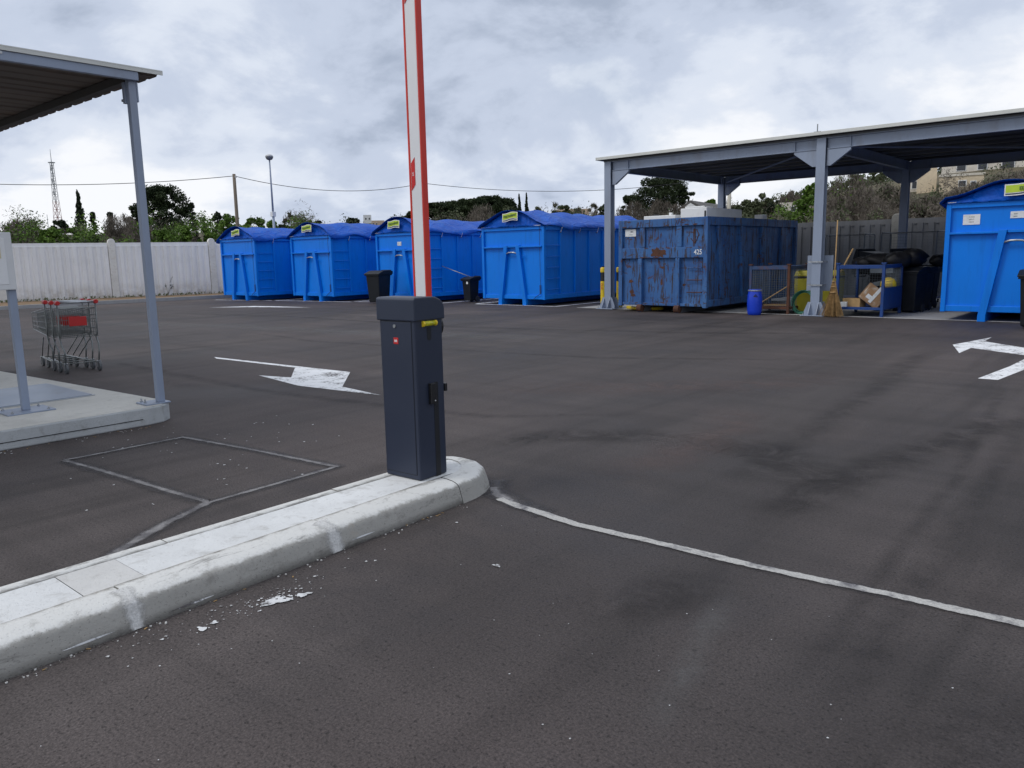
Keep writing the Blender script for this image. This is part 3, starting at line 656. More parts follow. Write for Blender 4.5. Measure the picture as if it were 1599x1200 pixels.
MB().bb(-6.5, -.055, -3.045, -2.955, ZR-.075, ZR-.0).build('rafter', 'roofunder', can, bevel=.004)
MB().bb(-.085, -.036, -.045, .045, ZR-.26, ZR-.076).build('bracket', 'steel', can, bevel=.003)
MB().bb(-.034, .034, .0355, .050, ZR-.25, ZR-.076).build('bracket', 'steel', can, bevel=.003)
for xx, zz_ in ((-.08, ZR-.235), (.03, ZR-.02)):
    MB().tube([(xx+.01, -.060, zz_), (xx+.01, -.036, zz_)], .012, 8).build('bolt', 'galv', can)
for yy in (-1.05, -2.15, -3.3):
    MB().tube([(.085, yy, ZR-.015), (.093, yy, ZR-.015)], .012, 8).build('bolt', 'galv', can)
for kx in range(7):
    x1 = .09-kx*1.0; mb = MB(); pr = []
    xs = [(0, 0), (.03, .022), (.07, .022), (.10, 0), (.24, 0), (.26, .008), (.30, .008), (.32, 0), (.46, 0), (.49, .022), (.53, .022), (.56, 0), (.72, 0), (.74, .008), (.78, .008), (.80, 0), (.995, 0)]
    zb = ZR+.006
    vs = []; n = len(xs); y0, y1 = -9.4, .25
    for y in (y0, y1):
        for off in (0, .003):
            vs += [(x1-a, y, zb+b_+off) for a, b_ in xs]
    fs = []
    for i in range(n-1):
        fs += [(i, i+1, 2*n+i+1, 2*n+i), (n+i, n+i+1, 3*n+i+1, 3*n+i), (i, i+1, n+i+1, n+i), (2*n+i, 2*n+i+1, 3*n+i+1, 3*n+i)]
    fs += [(0, n, 3*n, 2*n), (n-1, 2*n-1, 4*n-1, 3*n-1)]
    mb.add(vs, fs); mb.build('roof_sheet', 'roofunder2', can)
MB().bb(-6.9, .10, -9.42, .26, ZR+.0335, ZR+.044).build('roof_covering', 'fascia', can)
MB().bb(.0905, .099, -9.42, .26, ZR+.004, ZR+.033).build('flashing', 'fascia', can)
# display cabinet on its own post
dp = thing('weighing_display', 'pale metal cabinet on a short grey post with bolted base plate, at the left edge', 'weighing display', (-8.11, 2.44, SZ+.004), R(0))
MB().bb(-.032, .032, -.032, .032, .012, 1.12).build('post', 'steel', dp, bevel=.006)
b2 = MB().bb(-.17, .17, -.20, .20, 0, .012).build('base_plate', 'steel', dp, rz=R(0), bevel=.002)
for x, y in ((-.13, -.15), (.13, -.15), (-.13, .15), (.13, .15)):
    MB().lathe([(.013, 0), (.013, .012), (.007, .012), (.007, .022)], (x, y, .012), 8).build('bolt', 'galv', b2)
c2 = MB().bb(-.06, .07, -.62, .03, 1.12, 1.63).build('cabinet', 'stuccowhite', dp, bevel=.008)
MB().bb(.0705, .075, -.56, -.03, 1.17, 1.58).build('cabinet_door', 'white', dp, bevel=.003)
MB().bb(.0755, .079, -.12, -.07, 1.40, 1.50).build('notice', 'paleyellow', dp)
# trolley tyre at the far left
mb = MB(); 
ty = thing('tyre', 'black rubber wheel just showing at the left edge behind the platform', 'tyre', (-12.95, 3.42, 0), R(20))
pts = [(0, .19*math.cos(R(a)), .24+.19*math.sin(R(a))) for a in range(0, 361, 15)]
MB().tube(pts, .055, 8, cap=False).build('tread', 'rubber', ty, smooth=True)
MB().tube([(-.03, 0, .24), (.03, 0, .24)], .13, 20).build('rim', 'wheel', ty)

# ---------------------------------------------------------------- shopping trolleys (nested)
def make_cart(lbl):
    t_ = thing('shopping_trolley', lbl, 'shopping trolley', (0, 0, 0), 0, 'nested shopping trolleys')
    # local: handle at y=0 side, nose towards -Y... width along X (0..), forward = +Y
    hw = .25; zt = .93
    mb = MB()
    for sx in (-1, 1):      # chassis
        mb.tube([(sx*.215, .02, .12), (sx*.15, .78, .14)], .011, 6)
        mb.tube([(sx*.245, .02, .99), (sx*.245, .05, .55), (sx*.24, .06, .50)], .010, 6)
        mb.tube([(sx*.235, .10, .50), (sx*.24, .04, .40), (sx*.222, -.02, .30), (sx*.215, .02, .12)], .011, 6)
        mb.tube([(sx*.235, .30, .47), (sx*.17, .70, .16)], .008, 5)
    mb.tube([(-.15, .78, .14), (.15, .78, .14)], .010, 6); mb.tube([(-.205, .14, .125), (.205, .14, .125)], .008, 6)
    mb.build('frame', 'wire', t_, smooth=True)
    mb = MB()               # basket: trapezoid, nose lower and narrower
    zb0, zb1 = .50, .56
    def cs(y): f = y/.92; return (.245-.06*f, zb0+(zb1-zb0)*f, .90-.10*f)
    for sx in (-1, 1):
        for i in range(15):
            y = .03+.89*i/14; a, z0, z1 = cs(y); mb.tube([(sx*a, y, z1), (sx*a*.96, y, z0)], .0030, 3, cap=False)
        for k in range(5):
            f = k/4; P = [(sx*cs(y)[0], y, cs(y)[1]*(1-f)+cs(y)[2]*f) for y in (.03, .92)]; mb.tube(P, .0035 if 0 < k < 4 else .006, 4)
    for i in range(11):
        f = -1+2*i/10
        mb.tube([(f*.24, .04, .55), (f*.185, .92, zb1)], .0030, 3, cap=False)
        mb.tube([(f*.185, .92, zb1), (f*.185, .92, .80)], .0030, 3, cap=False)
    for y in (.2, .4, .6, .8): mb.tube([(-cs(y)[0], y, cs(y)[1]), (cs(y)[0], y, cs(y)[1])], .0035, 4)
    for k in range(4): mb.tube([(-.185, .92, zb1+.08*k), (.185, .92, zb1+.08*k)], .0035, 4)
    mb.build('basket', 'wire', t_)
    mb = MB()               # rear flap
    for i in range(17):
        f = -1+2*i/16; mb.tube([(f*.225, .05, .90), (f*.225, .04, .50)], .0030, 3, cap=False)
    for z in (.50, .62, .74, .80, .90): mb.tube([(-.235, .045, z), (.235, .045, z)], .0045, 4)
    fl_ = mb.build('rear_flap', 'wire', t_)
    MB().bb(-.115, .115, .030, .038, .655, .785).build('advert_panel', 'red', t_, bevel=.004)
    mb = MB(); mb.tube([(-.21, 0, .985), (.21, 0, .985)], .017, 10); mb.build('handle', 'galv', t_, smooth=True)
    for sx in (-1, 1): MB().tube([(sx*.245, -.03, .985), (sx*.245, .055, .985)], .030, 10).build('handle_end', 'red', t_, bevel=.004)
    MB().bb(-.2, .2, .06, .13, .895, .91).build('child_seat', 'wire', t_, bevel=.003)
    for sx, y in ((-.215, .02), (.215, .02), (-.15, .78), (.15, .78)):
        w_ = MB().tube([(sx-.016, y, .070), (sx+.016, y, .070)], .069, 16).build('wheel', 'wheel', t_, bevel=.005)
        MB().bb(sx-.023, sx-.0185, y-.02, y+.02, .05, .142).bb(sx+.0185, sx+.023, y-.02, y+.02, .05, .142).bb(sx-.023, sx+.023, y-.02, y+.02, .1425, .148).build('fork', 'galv', w_)
    return t_
labs = ['nearest of the nested shopping trolleys, its red panel and grey handle in full view', 'middle one of the nested shopping trolleys, only its red handle end showing', 'rearmost nested shopping trolley, farthest from the camera with its nose at left']
proto = make_cart(labs[0]); cang = R(90-3)
for i in range(3):
    o = proto if i == 0 else copy_tree(proto)
    o['label'] = labs[i]; o.rotation_euler.z = cang
    o.location = (-11.74-.26*i, 4.315+.012*i, 0)

# ---------------------------------------------------------------- roll-off containers
def side_mesh(L): pass
def make_container(L=6.1):
    t_ = thing('tarped_container', 'x', 'container', group='blue containers under blue tarpaulins')
    W_ = 1.25; Z0, Z1 = .20, 2.34
    mb = MB()
    mb.bb(-W_+.06, W_-.06, .06, .10, Z0+.02, Z1-.02); mb.bb(-W_+.05, -W_+.08, .10, L-.05, Z0+.02, Z1-.02); mb.bb(W_-.08, W_-.05, .10, L-.05, Z0+.02, Z1-.02)
    mb.bb(-W_+.08, W_-.08, L-.06, L-.02, Z0+.02, Z1-.02); mb.bb(-W_+.08, W_-.08, .10, L-.06, Z0, Z0+.05)
    mb.build('body', 'blue', t_)
    for sx in (-1, 1):
        MB().bb(sx*W_, sx*(W_-.09), 0, .09, Z0-.02, Z1).build('corner_post', 'blue', t_, bevel=.008)
        MB().bb(sx*W_, sx*(W_-.09), L-.09, L, Z0-.02, Z1).build('corner_post', 'blue', t_, bevel=.008)
        MB().bb(sx*(W_+.012), sx*(W_-.08), .09, L-.09, Z1-.11, Z1+.01).build('top_rail', 'blue', t_, bevel=.008)
        MB().bb(sx*(W_-.005), sx*(W_-.08), .09, L-.09, Z0-.01, Z0+.13).build('bottom_rail', 'blue', t_, bevel=.008)
    MB().bb(-W_+.09, W_-.09, .01, .10, Z1-.09, Z1+.01).build('front_rail', 'blue', t_, bevel=.008)
    MB().bb(-W_+.09, W_-.09, .02, .10, Z0-.01, Z0+.11).build('front_rail', 'blue', t_, bevel=.008)
    MB().bb(-W_+.09, -.30, -.035, .06, 1.735, 1.775).build('front_ledge', 'blue', t_, bevel=.004)
    MB().bb(.30, W_-.09, -.035, .06, 1.735, 1.775).build('front_ledge', 'blue', t_, bevel=.004)
    nr = 6
    for sx in (-1, 1):
        for i in range(nr+1):
            y = .83+(L-.83-.75)*i/nr
            MB().bb(sx*(W_-.002), sx*(W_-.06), y-.045, y+.045, Z0+.135, Z1-.112).build('rib', 'blue', t_, bevel=.012)
    for k in range(5):
        z = .48+.325*k
        MB().tube([(W_-.02, .13, z), (W_-.004, .13, z), (W_-.004, .76, z), (W_-.02, .76, z)], .013, 6).build('ladder_rung', 'blue', t_)
    # lifting frame: two leaning channels ending in feet
    for sx in (-1, 1):
        poly = [(sx*.16, 1.80), (sx*.30, 1.80), (sx*.56, .12), (sx*.56, 0), (sx*.42, 0), (sx*.42, .12)]
        mb = MB(); mb.prism(poly, 'y', -.045, .055); mb.build('lifting_arm', 'blue', t_, bevel=.006)
        MB().bb(sx*.43, sx*.53, .07, L-.3, .0, Z0-.003).build('skid', 'blue', t_, bevel=.006)
    MB().bb(-.155, .155, -.03, .05, 1.745, 1.80).build('hook_crosshead', 'blue', t_, bevel=.004)
    mb = MB(); mb.tube([(-.20, -.02, 1.56), (-.10, -.035, 1.59), (0, -.04, 1.595), (.10, -.035, 1.59), (.20, -.02, 1.56)], .022, 8); mb.build('hook_bar', 'galv', t_, smooth=True)
    MB().tube([(.42, -.01, 1.42), (.42, -.01, 1.50), (.50, -.01, 1.50), (.50, -.01, 1.42)], .010, 6).build('grab_loop', 'blue', t_)
    for sx in (-1, 1): MB().tube([(sx*.55, L-.35, .09), (sx*.75, L-.35, .09)], .09, 14).build('roller', 'steel_dark', t_)
    # tarp cord and its tensioner on the right of the front
    mb = MB(); mb.tube([(W_-.16, -.012, Z1+.03), (W_-.15, -.012, 1.2), (W_-.14, -.012, .62)], .006, 5); mb.build('cord', 'cable', t_)
    MB().bb(W_-.17, W_-.12, -.03, .0, .36, .62).build('tensioner', 'cageblue', t_, bevel=.004)
    mb = MB(); mb.tube([(W_-.145, -.012, .36), (W_-.30, -.02, .28), (W_-.42, -.02, .19)], .010, 6); mb.build('lever', 'cageblue', t_)
    MB().bb(-W_+.02, W_-.12, -.012, .01, Z1+.012, Z1+.034).build('tarp_batten', 'fascia', t_)
    return t_
def tarp_mesh(o_parent, L, seed, peak=.50, lop=0.0):
    rd = random.Random(seed); W_ = 1.25; Z1 = 2.36
    A, B_ = 26, 66; ph = [rd.uniform(0, 6.28) for _ in range(8)]; vs = []
    bows = 5
    for j in range(B_+1):
        s_ = j/B_; y = -.10 + (L+.16)*s_
        for i in range(A+1):
            t_ = -1+2*i/A; t2 = t_-lop*(1-t_*t_)
            arch = math.cos(math.pi/2*min(1, abs(t2)))**1.22
            # the sheet hangs between the bows
            sag = .045*(1-abs(math.cos(math.pi*bows*s_)))*(1-t_*t_)
            wob = .022*math.sin(7*t_+ph[0]+3*math.sin(5*s_*L/6+ph[1]))*math.sin(9*s_+ph[2]) + .015*math.sin(21*s_*L/6+9*t_+ph[3]) + .012*math.sin(37*s_+4*t_+ph[7])
            edge = abs(t_) > .93
            x = t_*(W_+.10+.025*math.sin(13*s_+ph[4])*(abs(t_) > .7))
            z = Z1 + peak*arch*(1+.05*math.sin(6*s_+ph[5])) - sag + wob
            if abs(t_) > .8: z += .045*math.sin(17*s_+ph[6])*((abs(t_)-.8)/.2)
            if edge: z = z-.07-.03*math.sin(23*s_+ph[4]) if abs(t_) > .99 else z-.01
            if j == 0: z += .02
            vs.append((x, y, z))
    fs = [(j*(A+1)+i, j*(A+1)+i+1, (j+1)*(A+1)+i+1, (j+1)*(A+1)+i) for j in range(B_) for i in range(A)]
    mb = MB(); mb.add(vs, fs)
    # front and rear gables
    for (jj, yb, sg) in ((2, -.03, 1), (B_-2, L+.02, -1)):
        K = 7; g0 = []
        for k in range(K+1):
            f = k/K
            for i in range(A+1):
                x, y, z = vs[jj*(A+1)+i]; x = x*(1-.05*(1-f)); x = max(-W_-.0, min(W_+.0, x)) if f < .99 else x
                zb = Z1-.01; zz_ = zb+(max(z-.012, zb)-zb)*f
                yy = yb + (y-yb)*(f**3)*.9 + sg*(.022*math.sin(9*i/A*2+5*f+ph[1])*math.sin(math.pi*f) + .035*math.sin(math.pi*f))
                g0.append((x, yy, zz_))
        mb.add(g0, [(k*(A+1)+i, k*(A+1)+i+1, (k+1)*(A+1)+i+1, (k+1)*(A+1)+i) for k in range(K) for i in range(A)])
    tp = mb.build('tarpaulin', 'tarp', o_parent, smooth=True, fix=False)
    for q in range(6):
        y = .75+.95*q
        MB().tube([(1.36, y, Z1-.05), (1.315, y+.02, Z1-.13), (1.285, y+.01, Z1-.20)], .007, 4).build('tie_cord', 'white', o_parent)
        MB().tube([(1.262, y+.01, Z1-.20), (1.30, y+.01, Z1-.20)], .013, 6).build('tie_hook', 'steel_dark', o_parent)
    sol = tp.modifiers.new('thick', 'SOLIDIFY'); sol.thickness = .004
    return tp
def banner(root, x, z, w_, h_, body, rot=R(3), size=None):
    """wavy printed banner: white border, lime field, navy strip"""
    bn = bpy.data.objects.new('banner', None)
    mb = MB(); n = 10
    def patch(x0, x1, z0, z1, yo, mi):
        vs = []
        for i in range(n+1):
            f = i/n; xx = x0+(x1-x0)*f; c_ = .018*math.sin(6.0*xx/w_+.8); yy = yo-.012*math.sin(5*xx/w_)
            vs += [(xx, yy, z0+c_), (xx, yy, z1+c_)]
        mb.add(vs, [(2*i, 2*i+2, 2*i+3, 2*i+1) for i in range(n)], mi)
    patch(-w_/2, w_/2, -h_/2, h_/2, 0, 0); patch(-w_/2+.02, w_/2-.02, -h_/2+h_*.27, h_/2-.02, -.004, 1); patch(-w_/2+.02, w_/2-.02, -h_/2+.02, -h_/2+h_*.20, -.004, 2)
    o = mb.build('banner', ['sticker', 'lime', 'navyprint'], root, (x, -.098, z), fix=False); o.rotation_euler = (R(-6), -rot, 0)
    tx = text('banner_lettering', body, size or h_*.42, 'limetext', o, (0.0, -.022, h_*.13), depth=.002, sx=1.0, bold=.003)
    tx.rotation_euler = (R(90), R(-4), 0)
    return o
spots = [  # x centre, y front, label, banner x offset, seed, peak, name
 (-15.80, 18.30, 'tarped blue container directly left of the canopy corner post, beside the old rusty one', 0.05, 3, .47),
 (-20.60, 18.00, 'tarped blue container right behind the barrier boom, small white plate on its front', -.15, 8, .47),
 (-24.45, 17.10, 'tarped blue container second from the left, black bin at its right side', -.05, 15, .46),
 (-28.08, 16.30, 'leftmost and farthest tarped blue container, next to the white wall', .10, 22, .42),
 (-2.68, 18.02, 'tarped blue container under the canopy at the right edge, with taped white sheets', .10, 31, .36)]
proto = make_container()
conts = []
for i, (x, y, lb, bo, sd_, pk) in enumerate(spots):
    o = proto if i == 0 else copy_tree(proto)
    conts.append(o)
for (x, y, lb, bo, sd_, pk), o in zip(spots, conts):
    o.location = (x, y, 0); o['label'] = lb
    tarp_mesh(o, 6.1, sd_, pk, random.Random(sd_).uniform(-.06, .06))
c4, c3, cb, c1, c6 = conts
banner(c4, .03, 2.655, .62, .25, 'marcoland', R(2), .115)
banner(c3, -.14, 2.63, .62, .25, 'marcoland', R(0), .115)
banner(cb, -.02, 2.62, .62, .24, 'marcoland', R(1), .115)
banner(c1, .12, 2.58, .60, .22, 'marcoland', R(3), .110)
banner(c6, .30, 2.57, 1.10, .22, 'marcoland', R(1), .145)
for (root, x, z, w_, h_) in ((c3, -.05, 1.98, .20, .13), (c6, -.80, 2.02, .30, .20), (c6, .03, 2.08, .34, .13)):
    o = MB().bb(x-w_/2, x+w_/2, .048, .0545, z-h_/2, z+h_/2).build('notice_sheet', 'sticker', root)
    if root is c6 and x < 0:
        for k in range(3): text('notice_print', ['AVVISO', 'RIFIUTI', 'VERDE'][k], .03, 'ink', root, (x, .047, z+.05-.05*k), depth=.0005).parent = o
    else:
        for q in (-1, 1):
            for zq in (-.03, .015): MB().bb(x+q*w_*.25-.03, x+q*w_*.25+.03, .0465, .0475, z+zq-.005, z+zq+.005).build('notice_print', 'ink', o)

# ---------------------------------------------------------------- old rusty container
ol = thing('rusty_container', 'old scraped blue container streaked with rust, open top, half under the canopy', 'container', (-10.18, 17.50, 0), R(-.5))
W_, L, Z0, Z1 = 1.27, 5.5, .17, 2.33
mb = MB(); mb.bb(-W_+.07, W_-.07, .08, .12, Z0+.02, Z1-.02); mb.bb(-W_+.07, -W_+.10, .12, L, Z0+.02, Z1-.02); mb.bb(W_-.10, W_-.07, .12, L, Z0+.02, Z1-.02)
mb.bb(-W_+.1, W_-.1, L-.05, L-.01, Z0+.02, Z1-.02); mb.bb(-W_+.1, W_-.1, .12, L-.05, Z0, Z0+.05); mb.build('body', 'oldblue', ol)
for sx in (-1, 1):
    MB().bb(sx*W_, sx*(W_-.11), 0, .11, Z0-.03, Z1).build('corner_post', 'oldblue', ol, bevel=.01)
    MB().bb(sx*W_, sx*(W_-.11), L-.11, L, Z0-.03, Z1).build('corner_post', 'oldblue', ol, bevel=.01)
    MB().bb(sx*W_, sx*(W_-.10), .11, L-.11, Z1-.20, Z1).build('top_rail', 'oldblue', ol, bevel=.01)
    MB().bb(sx*(W_-.01), sx*(W_-.10), .11, L-.11, Z0-.01, Z0+.16).build('bottom_rail', 'oldblue', ol, bevel=.01)
    for k in range(4):
        y = .55+1.28*k; f = .28*(1-k/4)
        mb = MB(); q = (y, Z1-.205); 
        mb.prism([(y-.03, Z1-.205), (y+.13, Z1-.205), (y+.13+f, Z0+.165), (y-.03+f, Z0+.165)], 'x', sx*(W_-.005), sx*(W_-.075)); mb.build('rib', 'oldblue', ol, bevel=.01)
MB().bb(-W_+.11, W_-.11, .005, .10, Z1-.20, Z1-.003).build('front_rail', 'oldblue', ol, bevel=.01)
MB().bb(-W_+.11, W_-.11, .005, .10, 1.36, 1.62).build('front_rail', 'oldblue', ol, bevel=.01)
MB().bb(-W_+.11, W_-.11, .02, .08, Z0-.0, Z0+.07).build('front_rail', 'oldblue', ol, bevel=.01)
for x in (-.56, .49): MB().bb(x-.07, x+.07, .02, .08, 1.625, Z1-.205).build('stiffener', 'oldblue', ol, bevel=.01)
for x in (-.61, .47):
    MB().bb(x-.055, x+.055, -.02, .09, .0, 1.355).build('runner', 'oldblue', ol, bevel=.008)
    MB().bb(x-.05, x+.05, .095, L-.2, .0, Z0-.002).build('skid', 'steel_dark', ol, bevel=.006)
    MB().tube([(x-.065, .02, .10), (x+.065, .02, .10)], .10, 16).build('roller', 'rust', ol)
rdp = random.Random(12)
def rustpatch(x, z, w_, h_, y, n=18):
    pr = []
    for i in range(n):
        a = 2*math.pi*i/n; k = rdp.uniform(.55, 1.1); pr.append((x+w_/2*k*math.cos(a), z+h_/2*k*math.sin(a)))
    MB().prism(pr, 'y', y-.002, y+.0005).build('rust_patch', 'rust', ol)
rustpatch(-.05, 1.49, .44, .27, .004); rustpatch(-.15, 1.50, .30, .30, .0035)
for q in ((-.93, .78, .16, .09), (-.90, .50, .18, .14), (-.86, .42, .16, .10), (.0, 1.13, .16, .07), (-.02, .76, .07, .22), (.02, .22, .34, .08), (-.10, 1.26, .05, .2), (.62, .70, .13, .07)): rustpatch(*q, .078)
for q in range(64): rustpatch(rdp.uniform(-1.1, 1.1), rdp.choice([rdp.uniform(.3, 1.3), rdp.uniform(1.68, 2.08)]), rdp.uniform(.008, .022), rdp.uniform(.08, .34), .0775, 8)
for q in range(16): rustpatch(rdp.uniform(-1.1, 1.1), rdp.choice([1.61, 1.38, 2.16, 2.28]), rdp.uniform(.06, .25), rdp.uniform(.015, .04), .0035, 10)
for z in (.52, .82, 1.12): MB().tube([(.72, .04, z), (.72, .015, z), (1.12, .015, z), (1.12, .04, z)], .012, 6).build('ladder_rung', 'rust' if z < 1 else 'oldblue', ol)
pt = MB().bb(-1.10, -.78, .066, .079, 1.92, 2.10).build('name_plate', 'sticker', ol)
text('plate_print', 'rico', .055, 'ink', pt, (-.90, .0655, 2.04), depth=.0006, bold=.002)
text('plate_print', 'ambiente', .032, 'ink', pt, (-.93, .0655, 1.965), depth=.0006)
text('stencil_number', '425', .17, 'sticker', ol, (1.02, .0035, 1.49), depth=.0015, sx=.85, bold=.002)
text('stencil_number', 'IP-13C', .22, 'meshwire', ol, (W_-.069, 3.2, 1.32), rot=(R(90), 0, R(90)), depth=.001, sx=.9)
# small graffiti strokes as welded-on scrape marks
mb = MB()
for (x, z) in ((-.70, 2.22), (-.62, 2.24), (.40, 2.22), (.47, 2.26), (.54, 2.22)):
    mb.tube([(x, .003, z-.07), (x+.03, .003, z+.05)], .007, 4); mb.tube([(x+.03, .003, z+.05), (x+.06, .003, z-.06)], .005, 4)
mb.tube([(.88, .077, 2.05), (.90, .077, 1.72)], .014, 5); mb.tube([(.78, .077, 1.83), (.90, .077, 1.70), (1.0, .077, 1.92), (.93, .077, 2.04)], .012, 5)
mb.build('painted_mark', 'rust', ol)
# white appliances sticking out of it
fr = thing('fridge', 'large white fridge lying on top of the rubbish in the rusty container', 'fridge', (-9.62, 18.1, 1.66))
MB().bb(-.36, .36, 0, 2.0, 0, .92).build('cabinet', 'white', fr, bevel=.015)
MB().bb(.30, .345, -.006, .0, .55, .84).build('hinge_gap', 'black', fr)
MB().bb(-.26, .28, .04, .5, .925, .96).build('door_panel', 'white', fr, bevel=.01)
f2 = thing('worktop', 'flat white appliance lid lying across the rusty container, left of the fridge', 'appliance', (-10.5, 17.95, 1.9))
MB().bb(-.46, .46, 0, .9, .0, .53).build('cabinet', 'white', f2, bevel=.012)
MB().lathe([(.12, 0), (.11, .03), (.04, .045)], (-.28, .35, .53), 16).build('dial_cover', 'black', f2)
MB().bb(.16, .24, .2, .28, .535, .60).build('vent_stub', 'white', f2, bevel=.005)
o = tag(MB().bb(0, .5, 0, .5, 0, .62).build('cupboard', 'stuccopale', None, (-10.02, 18.5, 1.82), bevel=.01), 'dull beige cupboard edge between the two white appliances in the rusty container', 'cupboard')
tag(MB().bb(-.12, .12, 0, .3, 0, .55).build('waste_box', 'white', None, (-9.5, 21.7, 1.95), bevel=.01), 'small white box poking above the rear rim of the rusty container', 'box')
# rubble keeps them up
mb = MB(); rd = random.Random(3)
for i in range(70): mb.box((rd.uniform(-10.7, -9.7), rd.uniform(18.2, 22.3), rd.uniform(.4, 1.75)), (rd.uniform(.3, .8), rd.uniform(.3, .9), rd.uniform(.1, .5)), rd.uniform(0, 3))
stuff(mb.build('bulky_waste', 'card')); bpy.data.objects['bulky_waste']['label'] = 'jumbled bulky waste filling the rusty container'

# ---------------------------------------------------------------- right canopy
cn = thing('steel_canopy', 'long grey steel canopy on tall posts over the rusty container and bins', 'canopy')
XS = [-12.12, -6.49, -.86, 4.77]; YF, YR = 18.10, 24.75; ZB0, ZB1 = 3.67, 3.91
def post(x, y, front):
    p = bpy.data.objects.new('post', None); COL.objects.link(p); p.parent = cn; p.location = (x, y, .008)
    w_, d_ = .20, .20
    mb = MB(); mb.bb(-w_/2, w_/2, -d_/2, -d_/2+.014, .02, 3.90); mb.bb(-w_/2, w_/2, d_/2-.014, d_/2, .02, 3.90); mb.bb(-.006, .006, -d_/2+.014, d_/2-.014, .02, 3.90)
    mb.build('h_section', 'steel', p)
    MB().bb(-.27, .27, -.27, .27, 0, .018).build('base_plate', 'steel', p, bevel=.003)
    for sy in (-1, 1):
        MB().prism([(-.235, .0185), (.235, .0185), (.235, .10), (.15, .31), (-.15, .31), (-.235, .10)], 'y', sy*(d_/2+.002), sy*(d_/2+.014)).build('gusset', 'steel', p)
        for gx_ in (-.09, .09): MB().prism([(sy*(d_/2+.016), .0185), (sy*.25, .0185), (sy*.25, .06), (sy*(d_/2+.016), .30)], 'x', gx_-.006, gx_+.006).build('gusset', 'steel', p)
    for bxx in (-.22, .22):
        for byy in (-.22, .22): MB().lathe([(.018, 0), (.018, .02), (.01, .02), (.01, .045)], (bxx, byy, .018), 8).build('bolt', 'galv', p)
for x in XS:
    post(x, YF, True); post(x, YR, False)
def ibeam(name, a, b_, axis, parent, z0=ZB0, z1=ZB1, w_=.12):
    mb = MB()
    if axis == 'x': 
        y = a[1]; mb.bb(a[0], b_, y-w_/2, y+w_/2, z0, z0+.012); mb.bb(a[0], b_, y-w_/2, y+w_/2, z1-.012, z1); mb.bb(a[0], b_, y-.006, y+.006, z0+.012, z1-.012)
    else:
        x = a[0]; mb.bb(x-w_/2, x+w_/2, a[1], b_, z0, z0+.012); mb.bb(x-w_/2, x+w_/2, a[1], b_, z1-.012, z1); mb.bb(x-.006, x+.006, a[1], b_, z0+.012, z1-.012)
    return mb.build(name, 'steel', parent)
for Y in (YF, YR):
    for i in range(3): ibeam('main_beam', (XS[i]+.115, Y), XS[i+1]-.115, 'x', cn)
    ibeam('main_beam', (XS[3]+.115, Y), XS[3]+4, 'x', cn)
    for i, x in enumerate(XS):
        for sx in ((1,) if i == 0 else (-1, 1)):
            MB().prism([(x+sx*.116, ZB0-.002), (x+sx*.62, ZB0-.002), (x+sx*.62, ZB0-.055), (x+sx*.20, ZB0-.36), (x+sx*.116, ZB0-.36)], 'y', Y-.045, Y+.045).build('knee_gusset', 'steel', cn, bevel=.004)
            MB().bb(x+sx*.60, x+sx*.612, Y-.056, Y-.010, ZB0+.013, ZB1-.013).build('stiffener', 'steel', cn)
for x in XS: ibeam('rafter', (x, YF+.115), YR-.115, 'y', cn)
for i in range(9):
    y = YF-.02+i*.84
    MB().bb(XS[0]-.15, XS[3]+4, y-.03, y+.03, ZB1+.001, ZB1+.045).build('purlin', 'steel_dark', cn)
for i in range(3):
    MB().tube([(XS[i+1]+.1, YF+.1, ZB0+.06), (XS[i+2 if i < 2 else 3]-.2, YR-.1, ZB0+.06)], .025, 6).build('brace', 'steel', cn) if i < 2 else None
MB().tube([(XS[1]-.1, YF+.1, ZB0+.06), (XS[0]+.2, YR-.1, ZB0+.06)], .025, 6).build('brace', 'steel', cn)
# roof panels: long trapezoidal sheets side by side
ny = 8; yw = (25.25-17.92)/ny
for i in range(ny):
    y0 = 17.92+i*yw; prof = [(0, 0), (.04, .03), (.09, .03), (.13, 0), (.33, 0), (.36, .012), (.40, .012), (.43, 0), (.60, 0), (.64, .03), (.70, .03), (.74, 0), (yw-.006, 0)]
    n = len(prof); vs = []
    for x in (XS[0]-.24, XS[3]+4.2):
        for off in (0, .03): vs += [(x, y0+a, ZB1+.046+b_+off*0+off) for a, b_ in prof]
    fs = []
    for k in range(n-1): fs += [(k, k+1, 2*n+k+1, 2*n+k), (n+k, n+k+1, 3*n+k+1, 3*n+k), (k, k+1, n+k+1, n+k), (2*n+k, 2*n+k+1, 3*n+k+1, 3*n+k)]
    fs += [(0, n, 3*n, 2*n), (n-1, 2*n-1, 4*n-1, 3*n-1)]
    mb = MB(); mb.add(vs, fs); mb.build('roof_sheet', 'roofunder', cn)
MB().bb(XS[0]-.26, XS[3]+4.2, 17.875, 17.915, ZB1+.05, ZB1+.125).build('fascia', 'fascia', cn, bevel=.006)
MB().bb(XS[0]-.30, XS[0]-.262, 17.875, 25.3, ZB1+.05, ZB1+.125).build('fascia', 'fascia', cn, bevel=.006)
MB().bb(XS[0]-.26, XS[3]+4.2, 17.916, 25.3, ZB1+.112, ZB1+.122).build('roof_covering', 'fascia', cn)

# sign seen from behind, clamped to the second post
sg = thing('sign_panel', 'blank grey back of a sign clamped to the canopy post beside the broom', 'sign', (-6.50, 18.27, .5))
MB().bb(-.29, .29, 0, .012, .06, .86).build('panel', 'steel', sg, bevel=.002)
for z in (.2, .72):
    MB().bb(-.16, .16, -.30, -.295, z-.015, z+.015).bb(-.165, -.160, -.30, -.001, z-.015, z+.015).bb(.160, .165, -.30, -.001, z-.015, z+.015).build('clamp', 'galv', sg)

